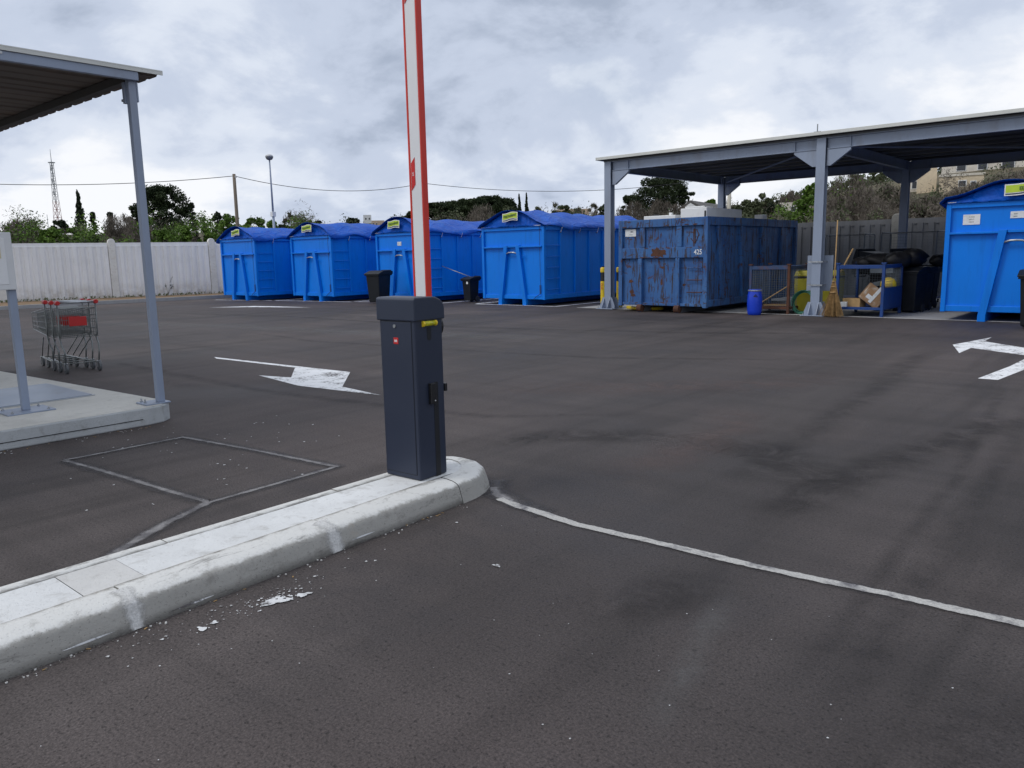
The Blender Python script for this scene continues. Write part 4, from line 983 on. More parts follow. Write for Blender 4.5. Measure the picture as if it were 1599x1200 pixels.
# ---------------------------------------------------------------- perimeter walls
def wall(name, label, A, Bp, npan, H=2.38, mat='wall', skip=()):
    A = Vector(A); Bp = Vector(Bp); d = Bp-A; Ln = d.length; rz = math.atan2(d.y, d.x)
    w_ = thing(name, label, 'wall', (A.x, A.y, 0), rz); step = Ln/npan
    me = None; pm = None
    for i in range(npan):
        if me is None:
            mb = MB(); n = int(step/.31); p = (step-.30)/n; prof = []
            for k in range(n):
                x = .15+k*p; prof += [(x, 0), (x+p*.42, 0), (x+p*.47, -.045), (x+p*.95, -.045)]
            prof.append((step-.15, 0)); k = len(prof)
            vs = [(x, y-.05, z) for z in (.0, H-.14) for x, y in prof] + [(x, -.05+.001, H-.14) for x, y in prof] + [(x, -.05+.001, H) for x, y in prof]
            fs = [(a*k+i_, a*k+i_+1, (a+1)*k+i_+1, (a+1)*k+i_) for a in range(3) for i_ in range(k-1)]
            mb.add(vs, fs); mb.bb(.15, step-.15, -.048, .06, 0, H-.0005)
            for q in range(n): mb.bb(.15+q*p+.03, .15+q*p+p*.42-.02, -.075, -.0505, H-.17, H-.15)
            o = mb.build('wall_panel', mat, w_, fix=False); me = o.data
            mb = MB(); hh = H+.16; prof = [(-.14, 0), (.14, 0), (.14, hh-.12), (.11, hh-.04), (.05, hh), (-.05, hh), (-.11, hh-.04), (-.14, hh-.12)]
            mb.prism(prof, 'y', -.12, .12); po = mb.build('wall_post', 'wallpost' if mat == 'wall' else 'postshade', w_, bevel=.02); pm = po.data
        else:
            o = bpy.data.objects.new('wall_panel', me); COL.objects.link(o); o.parent = w_
            po = bpy.data.objects.new('wall_post', pm); COL.objects.link(po); po.parent = w_
            bv = po.modifiers.new('bevel', 'BEVEL'); bv.width = .02; bv.segments = 2; bv.limit_method = 'ANGLE'
        o.location = (i*step, 0, 0); po.location = (i*step, 0, 0)
    return w_
# reference posts at (-34.55,14.25) and (-33.5,18.15)
dv = Vector((.26, .966)).normalized(); P1 = Vector((-34.55, 14.3)); st_ = 4.03
wall('perimeter_wall', 'whitewashed ribbed concrete panel wall behind the yard, left side', (P1-dv*st_*4)[:], (P1+dv*st_*3)[:], 7)
cornr = P1+dv*st_*3
wall('boundary_wall', 'shade-darkened ribbed concrete panel wall behind the canopy, at the back right', (cornr.x+.1, 26.6), (12.9, 26.9), 11, 2.38, 'wallshade')
# kerb and soil strip at the wall foot
kp = [(-33.0, -3), (-32.0, 4), (-31.35, 9), (-31.3, 12.6), (-30.75, 17.0), (-30.3, 20.5), (-30.2, 26.5)]
o = strip(kp, .18, .05, .5, 2); mb = MB()
vs = []; k = len(o.v)//3
for i in range(k):
    a, b_ = o.v[3*i], o.v[3*i+2]; vs += [(a[0], a[1], .0), (a[0], a[1], .13), (b_[0], b_[1], .13), (b_[0], b_[1], .0)]
mb.add(vs, [(4*i+j, 4*i+j+1, 4*i+j+5, 4*i+j+4) for i in range(k-1) for j in range(3)])
struct(mb.build('wall_kerb', 'floor', fix=True))
sp_ = [(x-.08, y) for x, y in kp] + [(cornr.x, 26.5), (cornr.x, cornr.y), (P1.x, P1.y), (-36.6, 6), (-38, -3)]
struct(sheet('soil_strip', sp_, .10, 'soil'))
# weeds along the wall foot
mb = MB(); rd = random.Random(9)
for i in range(420):
    f = rd.random(); p = P1+dv*(rd.uniform(-13, 7)); off = abs(rd.gauss(0, .5))+.15
    x, y = p.x+off, p.y-.1; hgt = rd.uniform(.04, .14)
    for q in range(4):
        a = rd.uniform(0, 6.3); dx, dy = math.cos(a)*.06, math.sin(a)*.06
        mb.add([(x, y, .10), (x+dx*.4, y+dy*.4-.02, .10+hgt*.6), (x+dx, y+dy, .10+hgt)], [(0, 1, 2)])
o = stuff(mb.build('weeds', 'weed', fix=False)); o['label'] = 'dry weeds and grass tufts at the foot of the wall'
def sprig(lb, p, h_, n):
    t_ = thing('wall_weed', lb, 'plant', (p.x+.12, p.y, .1)); mb = MB(); rd = random.Random(n); lf = MB()
    for i in range(7):
        a = rd.uniform(0, 6.3); e_ = (math.cos(a)*.25, math.sin(a)*.25, h_*rd.uniform(.5, 1)); mb.tube([(0, 0, 0), (e_[0]*.4, e_[1]*.4, e_[2]*.6), e_], .006, 3)
        for q in range(6):
            f = rd.uniform(.4, 1); c_ = Vector(e_)*f; s_ = .05
            lf.add([c_+Vector((rd.uniform(-s_, s_), rd.uniform(-s_, s_), rd.uniform(-s_, s_))) for _ in range(3)], [(0, 1, 2)])
    mb.build('stem', 'bark', t_); lf.build('leaves', LEAF['dark'], t_, fix=False)
sprig('small dark weed growing from the wall foot just right of the left canopy post', P1+dv*2.0, .85, 4)

# ---------------------------------------------------------------- bins, drum, bollards
def wheelie(lb, x, y, h_=1.06, w_=.56, rz=0, label_plate=False, grp='black wheelie bins'):
    t_ = thing('wheelie_bin', lb, 'wheelie bin', (x, y, 0), rz, grp)
    d_ = w_*1.12; hb = h_*.88
    mb = MB(); hw, hd = w_*.40, d_*.38; tw, td = w_*.49, d_*.47
    vs = [(-hw, -hd, .05), (hw, -hd, .05), (hw, hd, .05), (-hw, hd, .05), (-tw, -td, hb), (tw, -td, hb), (tw, td, hb), (-tw, td, hb)]
    mb.add(vs, [(3, 2, 1, 0), (4, 5, 6, 7), (0, 1, 5, 4), (1, 2, 6, 5), (2, 3, 7, 6), (3, 0, 4, 7)]); mb.build('body', 'bin', t_, bevel=.02, seg=3)
    mb = MB(); mb.bb(-tw-.03, tw+.03, -td-.03, td+.03, hb-.035, hb); mb.build('rim', 'bin', t_, bevel=.008)
    mb = MB(); e_ = .045
    mb.prism([(-td-e_, hb+.001), (-td-e_, hb+.03), (-td*.3, h_-.01), (td*.5, h_), (td+.06, h_-.02), (td+.06, hb+.001)], 'x', -tw-e_, tw+e_); mb.build('lid', 'bin', t_, bevel=.012, seg=3)
    mb = MB(); mb.tube([(-tw*.7, td+.07, h_-.01), (-tw*.7, td+.12, h_+.0), (tw*.7, td+.12, h_+.0), (tw*.7, td+.07, h_-.01)], .014, 8); mb.build('handle', 'bin', t_)
    for sx in (-1, 1): MB().tube([(sx*(hw-.04), hd-.02, .10), (sx*(hw+.015), hd-.02, .10)], .10, 18).build('wheel', 'rubber', t_, bevel=.01)
    if label_plate: MB().bb(-tw*.45, tw*.6, -td-.0, -td+.006, hb*.80, hb*.86).build('label_sticker', 'sticker', t_)
    return t_
wheelie('black wheelie bin standing in front of the gap between two left containers', -20.75, 17.15, 1.10, .58, R(8))
b3 = wheelie('small dark bin with a pale broomstick leaning out, between two containers', -18.25, 19.0, .84, .40, R(-4))
MB().bb(.02, .10, -.215, -.207, .60, .68).build('label_sticker', 'sticker', b3)
stk = thing('broomstick', 'pale broomstick leaning diagonally out of the small dark bin', 'stick', (-18.2, 19.0, .86))
MB().tube([(0.02, 0, -.05), (-1.02, -.35, .34)], .014, 6).build('pole', 'galv', stk, smooth=True)
wheelie('black wheelie bin with white sticker at the right edge of the picture', -2.10, 16.98, 1.06, .58, R(2), True)
text('sticker_print', 'Comune', .05, 'ink', bpy.data.objects['wheelie_bin.002'], (-.02, -.306, .775), depth=.0006)

dr = thing('plastic_drum', 'blue plastic drum with grey rim standing in front of the wire cage', 'drum', (-7.80, 17.74, 0))
MB().lathe([(.13, 0), (.152, .02), (.165, .10), (.172, .25), (.172, .35), (.165, .46), (.150, .54), (.150, .565)], n=28).build('body', 'drum', dr, smooth=True)
MB().lathe([(.158, .56), (.163, .57), (.163, .585), (.155, .592)], n=28).build('rim', 'galv', dr)
MB().lathe([(.148, .5925), (.14, .60), (.05, .602)], n=24).build('lid', 'drum', dr)
a_ = R(-60); hx, hy = .173*math.cos(a_), .173*math.sin(a_)
mb = MB(); mb.tube([(hx*.97-.04, hy*.97-.02, .44), (hx*1.0, hy*1.02, .49), (hx*.97+.04, hy*.97+.02, .44), (hx*.97-.04, hy*.97-.02, .44)], .010, 5); mb.build('hazard_mark', 'black', dr)
# two yellow and black bollard-like tubes either side of post 1
for i, (x, y, lb) in enumerate(((-12.48, 18.34, 'yellow post guard with black band, left of the canopy corner post'), (-12.06, 18.50, 'yellow post guard with black band, right of the canopy corner post'))):
    t_ = thing('post_guard', lb, 'post guard', (x, y, .006), 0, 'yellow and black post guards')
    MB().lathe([(.085, 0), (.085, .74)], n=20).build('sleeve', 'yellow', t_)
    MB().lathe([(.083, .741), (.083, .98)], n=20).build('black_band', 'black', t_)
    MB().lathe([(.085, .981), (.092, 1.0), (.090, 1.09), (.07, 1.12)], n=20).build('top_cap', 'yellow', t_)
    MB().lathe([(.05, 1.121), (.05, 1.15)], n=14).build('stub', 'black', t_)
    if i == 0: text('guard_lettering', 'OLIO', .075, 'boomred', t_, (0, -.088, .60), rot=(R(90), R(90), 0), depth=.002)
mb = MB(); mb.tube([(-11.6+.0, 18.2, .05), (-11.2, 17.95, .05), (-10.85, 17.95, .05), (-10.5, 18.2, .05)], .045, 8)
tag(mb.build('drip_sock', 'yellow', smooth=True), 'yellow absorbent sock lying under the front of the rusty container', 'absorbent sock')

# ---------------------------------------------------------------- cages
def mesh_side(mb, p0, p1, z0, z1, sp=.055, r=.0035):
    p0, p1 = Vector(p0), Vector(p1); L_ = (p1-p0).length; n = max(2, int(L_/sp)); k = max(2, int((z1-z0)/sp))
    for i in range(n+1):
        p = p0.lerp(p1, i/n); mb.tube([(p.x, p.y, z0), (p.x, p.y, z1)], r, 3, cap=False)
    for j in range(k+1):
        z = z0+(z1-z0)*j/k; mb.tube([(p0.x, p0.y, z), (p1.x, p1.y, z)], r, 3, cap=False)
def cage(lb, x, y, w_, d_, h_, paint_, rails, zdeck=.14, solid=False, rz=0):
    t_ = thing('wire_cage', lb, 'cage', (x, y, .008), rz)
    for sx in (0, 1):
        for sy in (0, 1):
            MB().bb(sx*w_-.03, sx*w_+.03, sy*d_-.03, sy*d_+.03, 0, h_).build('corner_post', paint_[0] if not (sx == 1 and sy == 0) else paint_[1], t_, bevel=.004)
            MB().bb(sx*w_-.045, sx*w_+.045, sy*d_-.045, sy*d_+.045, h_+.001, h_+.03).build('stacking_foot', paint_[1], t_)
    for sy in (0, 1):
        MB().bb(.031, w_-.031, sy*d_-.025, sy*d_+.025, h_-.10, h_-.02).build('top_rail', paint_[0], t_, bevel=.004)
        MB().bb(.031, w_-.031, sy*d_-.025, sy*d_+.025, zdeck-.03, zdeck+.03).build('bottom_rail', paint_[1], t_, bevel=.004)
    for sx in (0, 1):
        MB().bb(sx*w_-.025, sx*w_+.025, .031, d_-.031, h_-.10, h_-.02).build('top_rail', paint_[0], t_, bevel=.004)
        MB().bb(sx*w_-.025, sx*w_+.025, .031, d_-.031, zdeck-.03, zdeck+.03).build('bottom_rail', paint_[1], t_, bevel=.004)
    MB().bb(.03, w_-.03, .03, d_-.03, zdeck-.02, zdeck+.0).build('deck', paint_[1], t_)
    mb = MB(); mesh_side(mb, (0, d_), (w_, d_), zdeck, h_-.1); mesh_side(mb, (0, 0), (0, d_), zdeck, h_-.1); mesh_side(mb, (w_, 0), (w_, d_), zdeck, h_-.1)
    if rails: mesh_side(mb, (0, 0), (w_, 0), zdeck, h_-.1, .055, .0028)
    mb.build('wire_mesh', 'meshwire', t_, fix=False)
    if solid: MB().bb(w_+.026, w_+.034, .031, d_-.031, zdeck, h_*.55).build('side_panel', paint_[0], t_)
    return t_
cage('rusty blue wire cage behind the blue drum, mostly empty', -8.10, 18.17, .93, 1.15, 1.14, ('cagerust', 'rust'), True)
mb = MB(); mb.tube([(-8.02, 18.3, .17), (-7.3, 18.5, .66)], .014, 5)
tag(mb.build('plank', 'wood'), 'thin wooden stick slanting inside the rusty wire cage', 'stick')
tag(MB().box((-7.65, 18.6, .185), (.55, .07, .03), .2).build('batten', 'wood'), 'short pale batten lying on the deck of the rusty wire cage', 'batten')
cage('bright blue wire cage holding crumpled cardboard and scrap, right of the broom', -6.06, 18.18, .96, 1.35, 1.15, ('cageblue', 'cageblue'), False, .18, True)
cx_ = thing('cardboard_box', 'crumpled brown cardboard box with torn white tape tipped in the blue cage', 'cardboard box', (-5.42, 18.62, .44), R(20))
mb = MB(); mb.box((0, 0, 0), (.46, .40, .40), mat=Matrix.Rotation(R(38), 3, 'Y')); mb.build('carton', 'card', cx_, bevel=.02)
MB().box((.03, -.205, .03), (.07, .004, .40), mat=Matrix.Rotation(R(38), 3, 'Y')).build('tape', 'sticker', cx_)
MB().box((-.10, -.205, .0), (.11, .004, .09), mat=Matrix.Rotation(R(38), 3, 'Y')).build('label_sticker', 'sticker', cx_)
tag(MB().bb(-.2, .2, -.15, .15, 0, .20).build('flat_carton', 'wood', None, (-5.80, 18.55, .19), R(-8), bevel=.01), 'low reddish brown carton on the floor of the blue cage, left of the crumpled box', 'carton')
mb = MB(); mb.lathe([(.14, 0), (.17, .03), (.16, .12), (.11, .19), (.04, .22)], n=20)
tag(mb.build('helmet', 'yellow', None, (-5.22, 19.0, .62), smooth=True), 'yellow plastic tub lying on top of the scrap in the blue cage', 'tub')
bpy.data.objects['helmet'].name = 'plastic_tub'
tag(MB().box((0, 0, 0), (.5, .12, .10), mat=Matrix.Rotation(R(-14), 3, 'Y') @ Matrix.Rotation(R(30), 3, 'Z')).build('metal_grille', 'meshwire', None, (-5.38, 19.25, .72)), 'grey metal grille sticking up at the back of the blue cage', 'grille')
tag(MB().bb(-.25, .25, -.06, .06, 0, .13).build('styrofoam_piece', 'meshwire', None, (-5.45, 19.3, .93)), 'grey slab of packaging high at the rear of the blue cage', 'packaging')
tag(MB().box((0, 0, .06), (.13, .2, .12)).build('paper_scrap', 'sticker', None, (-5.93, 18.26, .20), R(12)), 'white crushed carton on the left corner of the blue cage deck', 'paper')
# yellow bins
for (x, y, lb) in ((-7.02, 18.95, 'yellow lidded bin seen through the rusty wire cage'), (-6.52, 19.1, 'yellow lidded bin behind the canopy post with the sign')):
    t_ = thing('collection_bin', lb, 'bin', (x, y, .008), 0, 'yellow collection bins')
    MB().box((0, 0, .42), (.44, .44, .80), taper=1.08).build('body', 'binyellow', t_, bevel=.02)
    MB().bb(-.25, .25, -.25, .25, .825, .86).build('rim', 'black', t_, bevel=.008); MB().box((0, 0, .93), (.50, .50, .13), taper=.85).build('lid', 'binyellow', t_, bevel=.02)
# hose coil
mb = MB(); pts = []
for i in range(0, 360*6, 15):
    a = R(i); rr = .25+.02*math.sin(i*.013); pts.append((rr*math.cos(a), .10*i/2160+.02*math.sin(i*.03)+.08*math.sin(a), .27+rr*math.sin(a)))
mb.tube(pts, .016, 6); o = tag(mb.build('hose', 'hose', None, (-6.93, 18.42, .01), R(-6), smooth=True), 'coiled green garden hose leaning behind the canopy post foot', 'hose')
# broom
br = thing('broom', 'straw besom broom with long wooden handle leaning beside the canopy post', 'broom', (-6.05, 17.86, 0), 0)
tilt = Vector((.0, .16, 2.12))
MB().tube([(.0, .045, .55), (.0, .08, 1.2), (-.02, .16, 2.12)], .013, 8).build('handle', 'wood', br, smooth=True)
mb = MB(); rd = random.Random(2)
for i in range(380):
    a = rd.uniform(0, 6.283); r_ = math.sqrt(rd.random()); ex, ey = math.cos(a)*r_*.27*rd.uniform(.6, 1.15), math.sin(a)*r_*.12
    ez = abs(rd.gauss(0, .03)); 
    mb.tube([(math.cos(a)*.03*r_, .05+math.sin(a)*.03*r_, .80), (ex*.35+.01, .04+ey*.4, .50), (ex, .01+ey, .008+ez)], rd.uniform(.004, .009), 3, cap=False, r2=.003)
mb.build('bristles', 'straw', br, fix=False)
for z, r_ in ((.78, .040), (.66, .055), (.54, .075)): MB().lathe([(r_, 0), (r_+.004, .01), (r_, .02)], (0, .045, z), 14).build('binding', 'wood', br)
tag(MB().tube([(0, 0, 0), (.22, .1, .52)], .018, 6).build('wooden_stick', 'wood', None, (-6.10, 18.45, .98)), 'short wooden stick leaning out of the top left of the blue cage', 'stick')
# black bins and bags behind the blue cage
for i, (x, y, h_, lb) in enumerate(((-5.02, 19.95, 1.06, 'front black wheelie bin of the dark row behind the blue cage'), (-5.02, 20.65, 1.04, 'second black wheelie bin of the dark row behind the blue cage'), (-5.05, 21.4, 1.04, 'third black wheelie bin of the dark row, near the back wall'), (-5.65, 20.2, 1.02, 'black wheelie bin half hidden at the left of the dark row'))):
    wheelie(lb, x, y, h_, .58, R(5*i-8))
def lying(lb, x, y, z, rz, ry):
    t_ = wheelie(lb, x, y, .95, .50, rz, False, 'black bins lying on top of the pile'); t_.location.z = z; t_.rotation_euler = (R(ry), 0, rz)
    MB().bb(-.16, .18, -.02, .10, .958, .963).build('label_sticker', 'meshwire', t_); return t_
lying('black bin tipped over on the pile, with a grey sticker strip, left one', -5.55, 20.3, 1.12, R(60), -86)
lying('black bin tipped over on the pile, with a pale sticker, right one', -5.15, 20.8, 1.08, R(35), -84)
def bagmesh(seed, sx, sy, sz):
    rd = random.Random(seed); mb = MB(); n, k = 18, 10; ph = [rd.uniform(0, 6) for _ in range(6)]; vs = []
    for j in range(k+1):
        for i in range(n):
            th = 2*math.pi*i/n; f = math.pi*j/k
            r_ = math.sin(f)*(1+.14*math.sin(3*th+ph[0])+.1*math.sin(5*th+4*f+ph[1])+.08*math.sin(9*th+ph[2]+7*f))
            vs.append((sx*r_*math.cos(th), sy*r_*math.sin(th), sz*(1-math.cos(f))/2+.03*math.sin(4*th+ph[3])*math.sin(f)))
    mb.add(vs, [(j*n+i, j*n+(i+1) % n, (j+1)*n+(i+1) % n, (j+1)*n+i) for j in range(k) for i in range(n)]); return mb
for i, (x, y, z, s_, lb) in enumerate(((-5.95, 19.65, 1.0, (.26, .26, .30), 'small black bag slumped at the left end of the dark heap'), (-5.25, 19.62, 1.0, (.30, .30, .40), 'bulging black bag at the front middle of the dark heap'), (-4.98, 19.95, 1.05, (.28, .28, .42), 'tallest black bag on top of the front dark bin'), (-5.60, 19.75, 1.02, (.45, .36, .36), 'black rubbish bag draped over the back corner of the blue cage'), (-4.70, 21.2, 1.02, (.24, .2, .30), 'small black bag on top of the dark bins at the right of the pile'))):
    tag(bagmesh(i, *s_).build('rubbish_bag', 'bag', None, (x, y, z), smooth=True, fix=False), lb, 'rubbish bag')
# tall roll cages
def rollcage(lb, x, y, w_, d_, h_, rz):
    t_ = thing('roll_cage', lb, 'roll cage', (x, y, .008), rz, 'tall wire roll cages')
    mb = MB()
    for sx in (0, 1):
        mb2 = MB(); mb2.tube([(sx*w_, 0, .14), (sx*w_, 0, h_-.06), (sx*w_, .06, h_), (sx*w_, d_-.06, h_), (sx*w_, d_, h_-.06), (sx*w_, d_, .14)], .014, 6); mb2.build('side_frame', 'meshwire', t_)
        mesh_side(mb, (sx*w_, 0), (sx*w_, d_), .2, h_-.05, .08, .003)
    mesh_side(mb, (0, d_), (w_, d_), .2, h_-.05, .08, .003); MB().tube([(0, d_, h_), (w_, d_, h_)], .014, 6).build('top_bar', 'galv', t_); MB().tube([(0, 0, h_-.03), (w_, 0, h_-.03)], .012, 6).build('top_bar', 'galv', t_); mb.build('wire_mesh', 'meshwire', t_, fix=False)
    MB().bb(0, w_, 0, d_, .12, .16).build('base', 'cageblue', t_)
    for sx in (.06, w_-.06):
        for sy in (.06, d_-.06): MB().tube([(sx-.015, sy, .05), (sx+.015, sy, .05)], .05, 12).build('wheel', 'rubber', t_)
    return t_
rollcage('tall wire roll cage behind the broom and the blue cage, against the wall', -7.91, 22.6, 1.03, .9, 1.87, 0)
rollcage('tall wire roll cage behind the dark bins, in front of the rear canopy post', -6.56, 23.0, 1.36, .9, 1.90, R(0))
d2 = thing('small_drum', 'small dark blue drum on the floor near the right blue container', 'drum', (-4.62, 22.6, .008))
MB().lathe([(.17, 0), (.19, .05), (.19, .52), (.17, .56)], n=20).build('body', 'cageblue', d2); MB().lathe([(.185, .561), (.185, .60)], n=20).build('lid', 'drum', d2)

# ---------------------------------------------------------------- poles, cable, mast, buildings
def pol(az, d): return Vector((d*math.sin(R(az)), d*math.cos(R(az))))
def at3(az, d, h_): p = pol(az, d); return (p.x, p.y, h_)
p = pol(-57.35, 37.5); lp = thing('lamp_post', 'slim grey lamp post with round lantern rising behind the left containers', 'street lamp', (p.x, p.y, 0))
MB().tube([(0, 0, 0), (0, 0, 3.6)], .070, 10, r2=.055).tube([(0, 0, 3.6), (0, 0, 5.92)], .045, 10, r2=.032).build('pole', 'steel', lp, smooth=True)
MB().bb(-.09, .09, -.09, .09, 3.45, 3.66).build('junction_box', 'stuccowhite', lp, bevel=.01)
MB().lathe([(.04, 5.90), (.12, 5.93), (.165, 6.01), (.17, 6.04)], n=18).build('lantern_bowl', 'steel_dark', lp, smooth=True)
MB().lathe([(.175, 6.045), (.15, 6.11), (.08, 6.15), (.02, 6.16)], n=18).build('lantern_cap', 'lampglobe', lp, smooth=True)
tips = {}
for nm, az, d, h_, mat_, r_, lb in (('utility_pole', -59.7, 45, 6.05, 'polewood', .11, 'brown wooden utility pole behind the wall at the left, carrying the cable'),
                                   ('utility_pole', -47.0, 52, 6.3, 'polewood', .11, 'wooden utility pole hidden behind the raised barrier boom'),
                                   ('concrete_pole', -25.6, 56, 6.6, 'poleconc', .16, 'pale concrete pole just right of the first rear canopy post'),
                                   ('utility_pole', -86.0, 50, 6.5, 'polewood', .11, 'wooden utility pole beyond the left edge')):
    x, y, _ = at3(az, d, 0); t_ = thing(nm, lb, 'pole', (x, y, 0))
    lean = (.10, -.02) if az == -59.7 else (0, 0)
    MB().tube([(-lean[0], -lean[1], 0), (0, 0, h_)], r_, 8, r2=r_*.75).build('pole', mat_, t_, smooth=True)
    MB().tube([(0, 0, h_-.18), (.16, 0, h_-.18)], .03, 6).lathe([(.05, 0), (.05, .09)], (.16, 0, h_-.20), 8).build('insulator', 'lampglobe', t_)
    tips[az] = Vector((x, y, h_-.10))
order = [-86.0, -59.7, -47.0, -25.6]
for i, (a, b_) in enumerate(zip(order[:-1], order[1:])):
    p0, p1 = tips[a], tips[b_]; sg_ = (.75, .62, .75)[i]; n = 24
    pts = [p0.lerp(p1, k/n)-Vector((0, 0, sg_*4*(k/n)*(1-k/n))) for k in range(n+1)]
    tag(MB().tube(pts, .016, 4).build('overhead_cable', 'cable'), ('overhead cable span from the left edge to the wooden pole', 'overhead cable span sagging between the wooden pole and the barrier boom', 'overhead cable span sagging right of the barrier boom above the containers')[i], 'cable', 'overhead cable spans')
# lattice mast
x, y, _ = at3(-70.34, 250, 0); ms = thing('radio_mast', 'tall thin red and white lattice radio mast on the far left horizon', 'mast', (x, y, 0), R(20))
Hm, segs = 28.6, 14
def hw_(z): return .95*(1-z/Hm)**1.3+.30
for s_ in range(segs):
    z0, z1 = Hm*s_/segs, Hm*(s_+1)/segs; a, b_ = hw_(z0), hw_(z1); mb = MB(); c0 = [(-a, -a), (a, -a), (a, a), (-a, a)]; c1_ = [(-b_, -b_), (b_, -b_), (b_, b_), (-b_, b_)]
    for i in range(4):
        j = (i+1) % 4
        mb.tube([(*c0[i], z0), (*c1_[i], z1)], .06, 4); mb.tube([(*c0[i], z0), (*c1_[j], z1)], .035, 3); mb.tube([(*c0[j], z0), (*c1_[i], z1)], .05, 3); mb.tube([(*c1_[i], z1), (*c1_[j], z1)], .05, 3)
    mb.build('lattice_section', 'mastred' if s_ in (6, 7, 8) else 'mast', ms, fix=False)
MB().bb(-.6, .6, -.6, .6, Hm, Hm+.25).build('top_platform', 'mast', ms); MB().tube([(0, 0, Hm+.2), (0, 0, Hm+3.6)], .10, 5, r2=.05).build('antenna', 'mast', ms)
for k in range(3): MB().bb(-.55, -.42, -.12, .12, Hm-3.2*k-2, Hm-3.2*k-.9).build('panel_antenna', 'stuccowhite', ms)
x, y, _ = at3(-70.9, 240, 0); t_ = thing('small_mast', 'short thin antenna pole to the left of the tall radio mast', 'mast', (x, y, 0)); MB().tube([(0, 0, 0), (0, 0, 14.5)], .12, 5, r2=.06).build('pole', 'mast', t_)
MB().bb(-.6, .6, -.03, .03, 13.2, 13.3).build('crossbar', 'mast', t_)
# roof antennas beyond the canopy
x, y, _ = at3(-20.1, 60, 0); t_ = thing('tv_antenna_pole', 'thin antenna lattice rising behind the second canopy post', 'antenna', (x, y, 1)); MB().tube([(0, 0, 0), (0, 0, 9.0)], .04, 5).build('pole', 'mast', t_)
mb = MB()
for k in range(7): mb.tube([(-.25, 0, 6.4+.35*k), (.25, 0, 6.4+.35*k)], .015, 4)
mb.build('elements', 'mast', t_)
def house(name, lb, az, d, w_, dp_, h_, mat_, rz=None, roof=None, wins=(), zb=None, parapet=True, wallname='wall'):
    x, y, _ = at3(az, d, 0); z = (terrain(az, d)-.5) if zb is None else zb
    t_ = thing(name, lb, 'building', (x, y, z), R(-az) if rz is None else rz)
    MB().bb(-w_/2, w_/2, 0, dp_, 0, h_).build(wallname, mat_, t_)
    if roof == 'gable':
        mb = MB(); rh = w_*.30; mb.prism([(-w_/2, h_+.002), (w_/2, h_+.002), (0, h_+rh)], 'y', 0, dp_); mb.build('gable', mat_, t_)
        for sx in (-1, 1): MB().prism([(sx*0, h_+rh+.02), (sx*(w_/2+.2), h_-.06), (sx*(w_/2+.2), h_+.10), (0, h_+rh+.2)], 'y', .0, dp_+.3).build('roof', 'roofgrey', t_)
    elif parapet: MB().bb(-w_/2-.08, w_/2+.08, -.08, dp_+.08, h_+.002, h_+.22).build('parapet', 'stuccopale' if mat_ != 'stuccopale' else 'terracotta', t_)
    for (wx, wz, ww, wh) in wins:
        f_ = MB().bb(wx-ww/2-.08, wx+ww/2+.08, -.05, -.002, wz-wh/2-.08, wz+wh/2+.08).build('window', 'stuccowhite', t_); MB().bb(wx-ww/2, wx+ww/2, -.07, -.052, wz-wh/2, wz+wh/2).build('pane', 'glassdark', f_)
    return t_
house('beige_house', 'beige windowless house front beside the rear canopy post, on the slope', -13.5, 92, 1.75, 8, 3.6, 'stucco', zb=5.9, parapet=False)
house('pale_house', 'pale house partly hidden left of the beige house front', -14.5, 94, 1.6, 8, 3.4, 'stuccopale', zb=6.0, wins=((.5, 1.9, .4, .7),), parapet=False)
house('flat_shed', 'low flat-roofed tan shed with small windows on the hillside', -11.6, 88, 3.7, 4, 2.6, 'stucco', zb=5.5, roof=None, wins=((.1, 1.9, .55, .45), (1.0, 1.85, .35, .35)))
house('apartment_block', 'long pale building with balconies high on the hillside at right', -9.4, 112, 13, 9, 5.2, 'stuccopale', zb=7.8, wins=((-4.4, 3.4, .9, 1.3), (-2.2, 3.4, .9, 1.3), (.4, 3.0, 1.2, 1.7), (2.8, 3.4, .9, 1.3), (5.0, 3.4, .9, 1.3)))
house('hillside_ruin', 'pale broken wall of a low building among the trees, under the canopy', -21.76, 80, 2.1, 4, 1.3, 'stuccopale', zb=4.6, parapet=False, wins=((-.5, .7, .4, .4), (.5, .7, .4, .4)))
house('gabled_house', 'small white house with a dark pitched roof seen above the fridge', -28.2, 62, 2.8, 9, 3.7, 'stuccowhite', rz=R(10), roof='gable', zb=.6)
for az, d, w_, h_, z, mt_, lb in ((-51.0, 330, 3.2, 3.4, 15.6, 'stuccowhite', 'tiny white tower block on the distant hill between the containers'), (-50.5, 340, 8, 3.0, 14.2, 'terracotta', 'distant pinkish village house on the hill, left of the boom'), (-49.7, 350, 7, 2.4, 14.4, 'stucco', 'distant beige village house on the hill next to the pinkish one'), (-36.4, 300, 12, 3.0, 15.2, 'terracotta', 'distant pinkish house roof above the tarp, left of the canopy corner')):
    house('village_house', lb, az, d, w_, 6, h_, mt_, zb=z, wins=((-.6, h_*.55, .5, .7), (.8, h_*.55, .5, .7)), parapet=False)

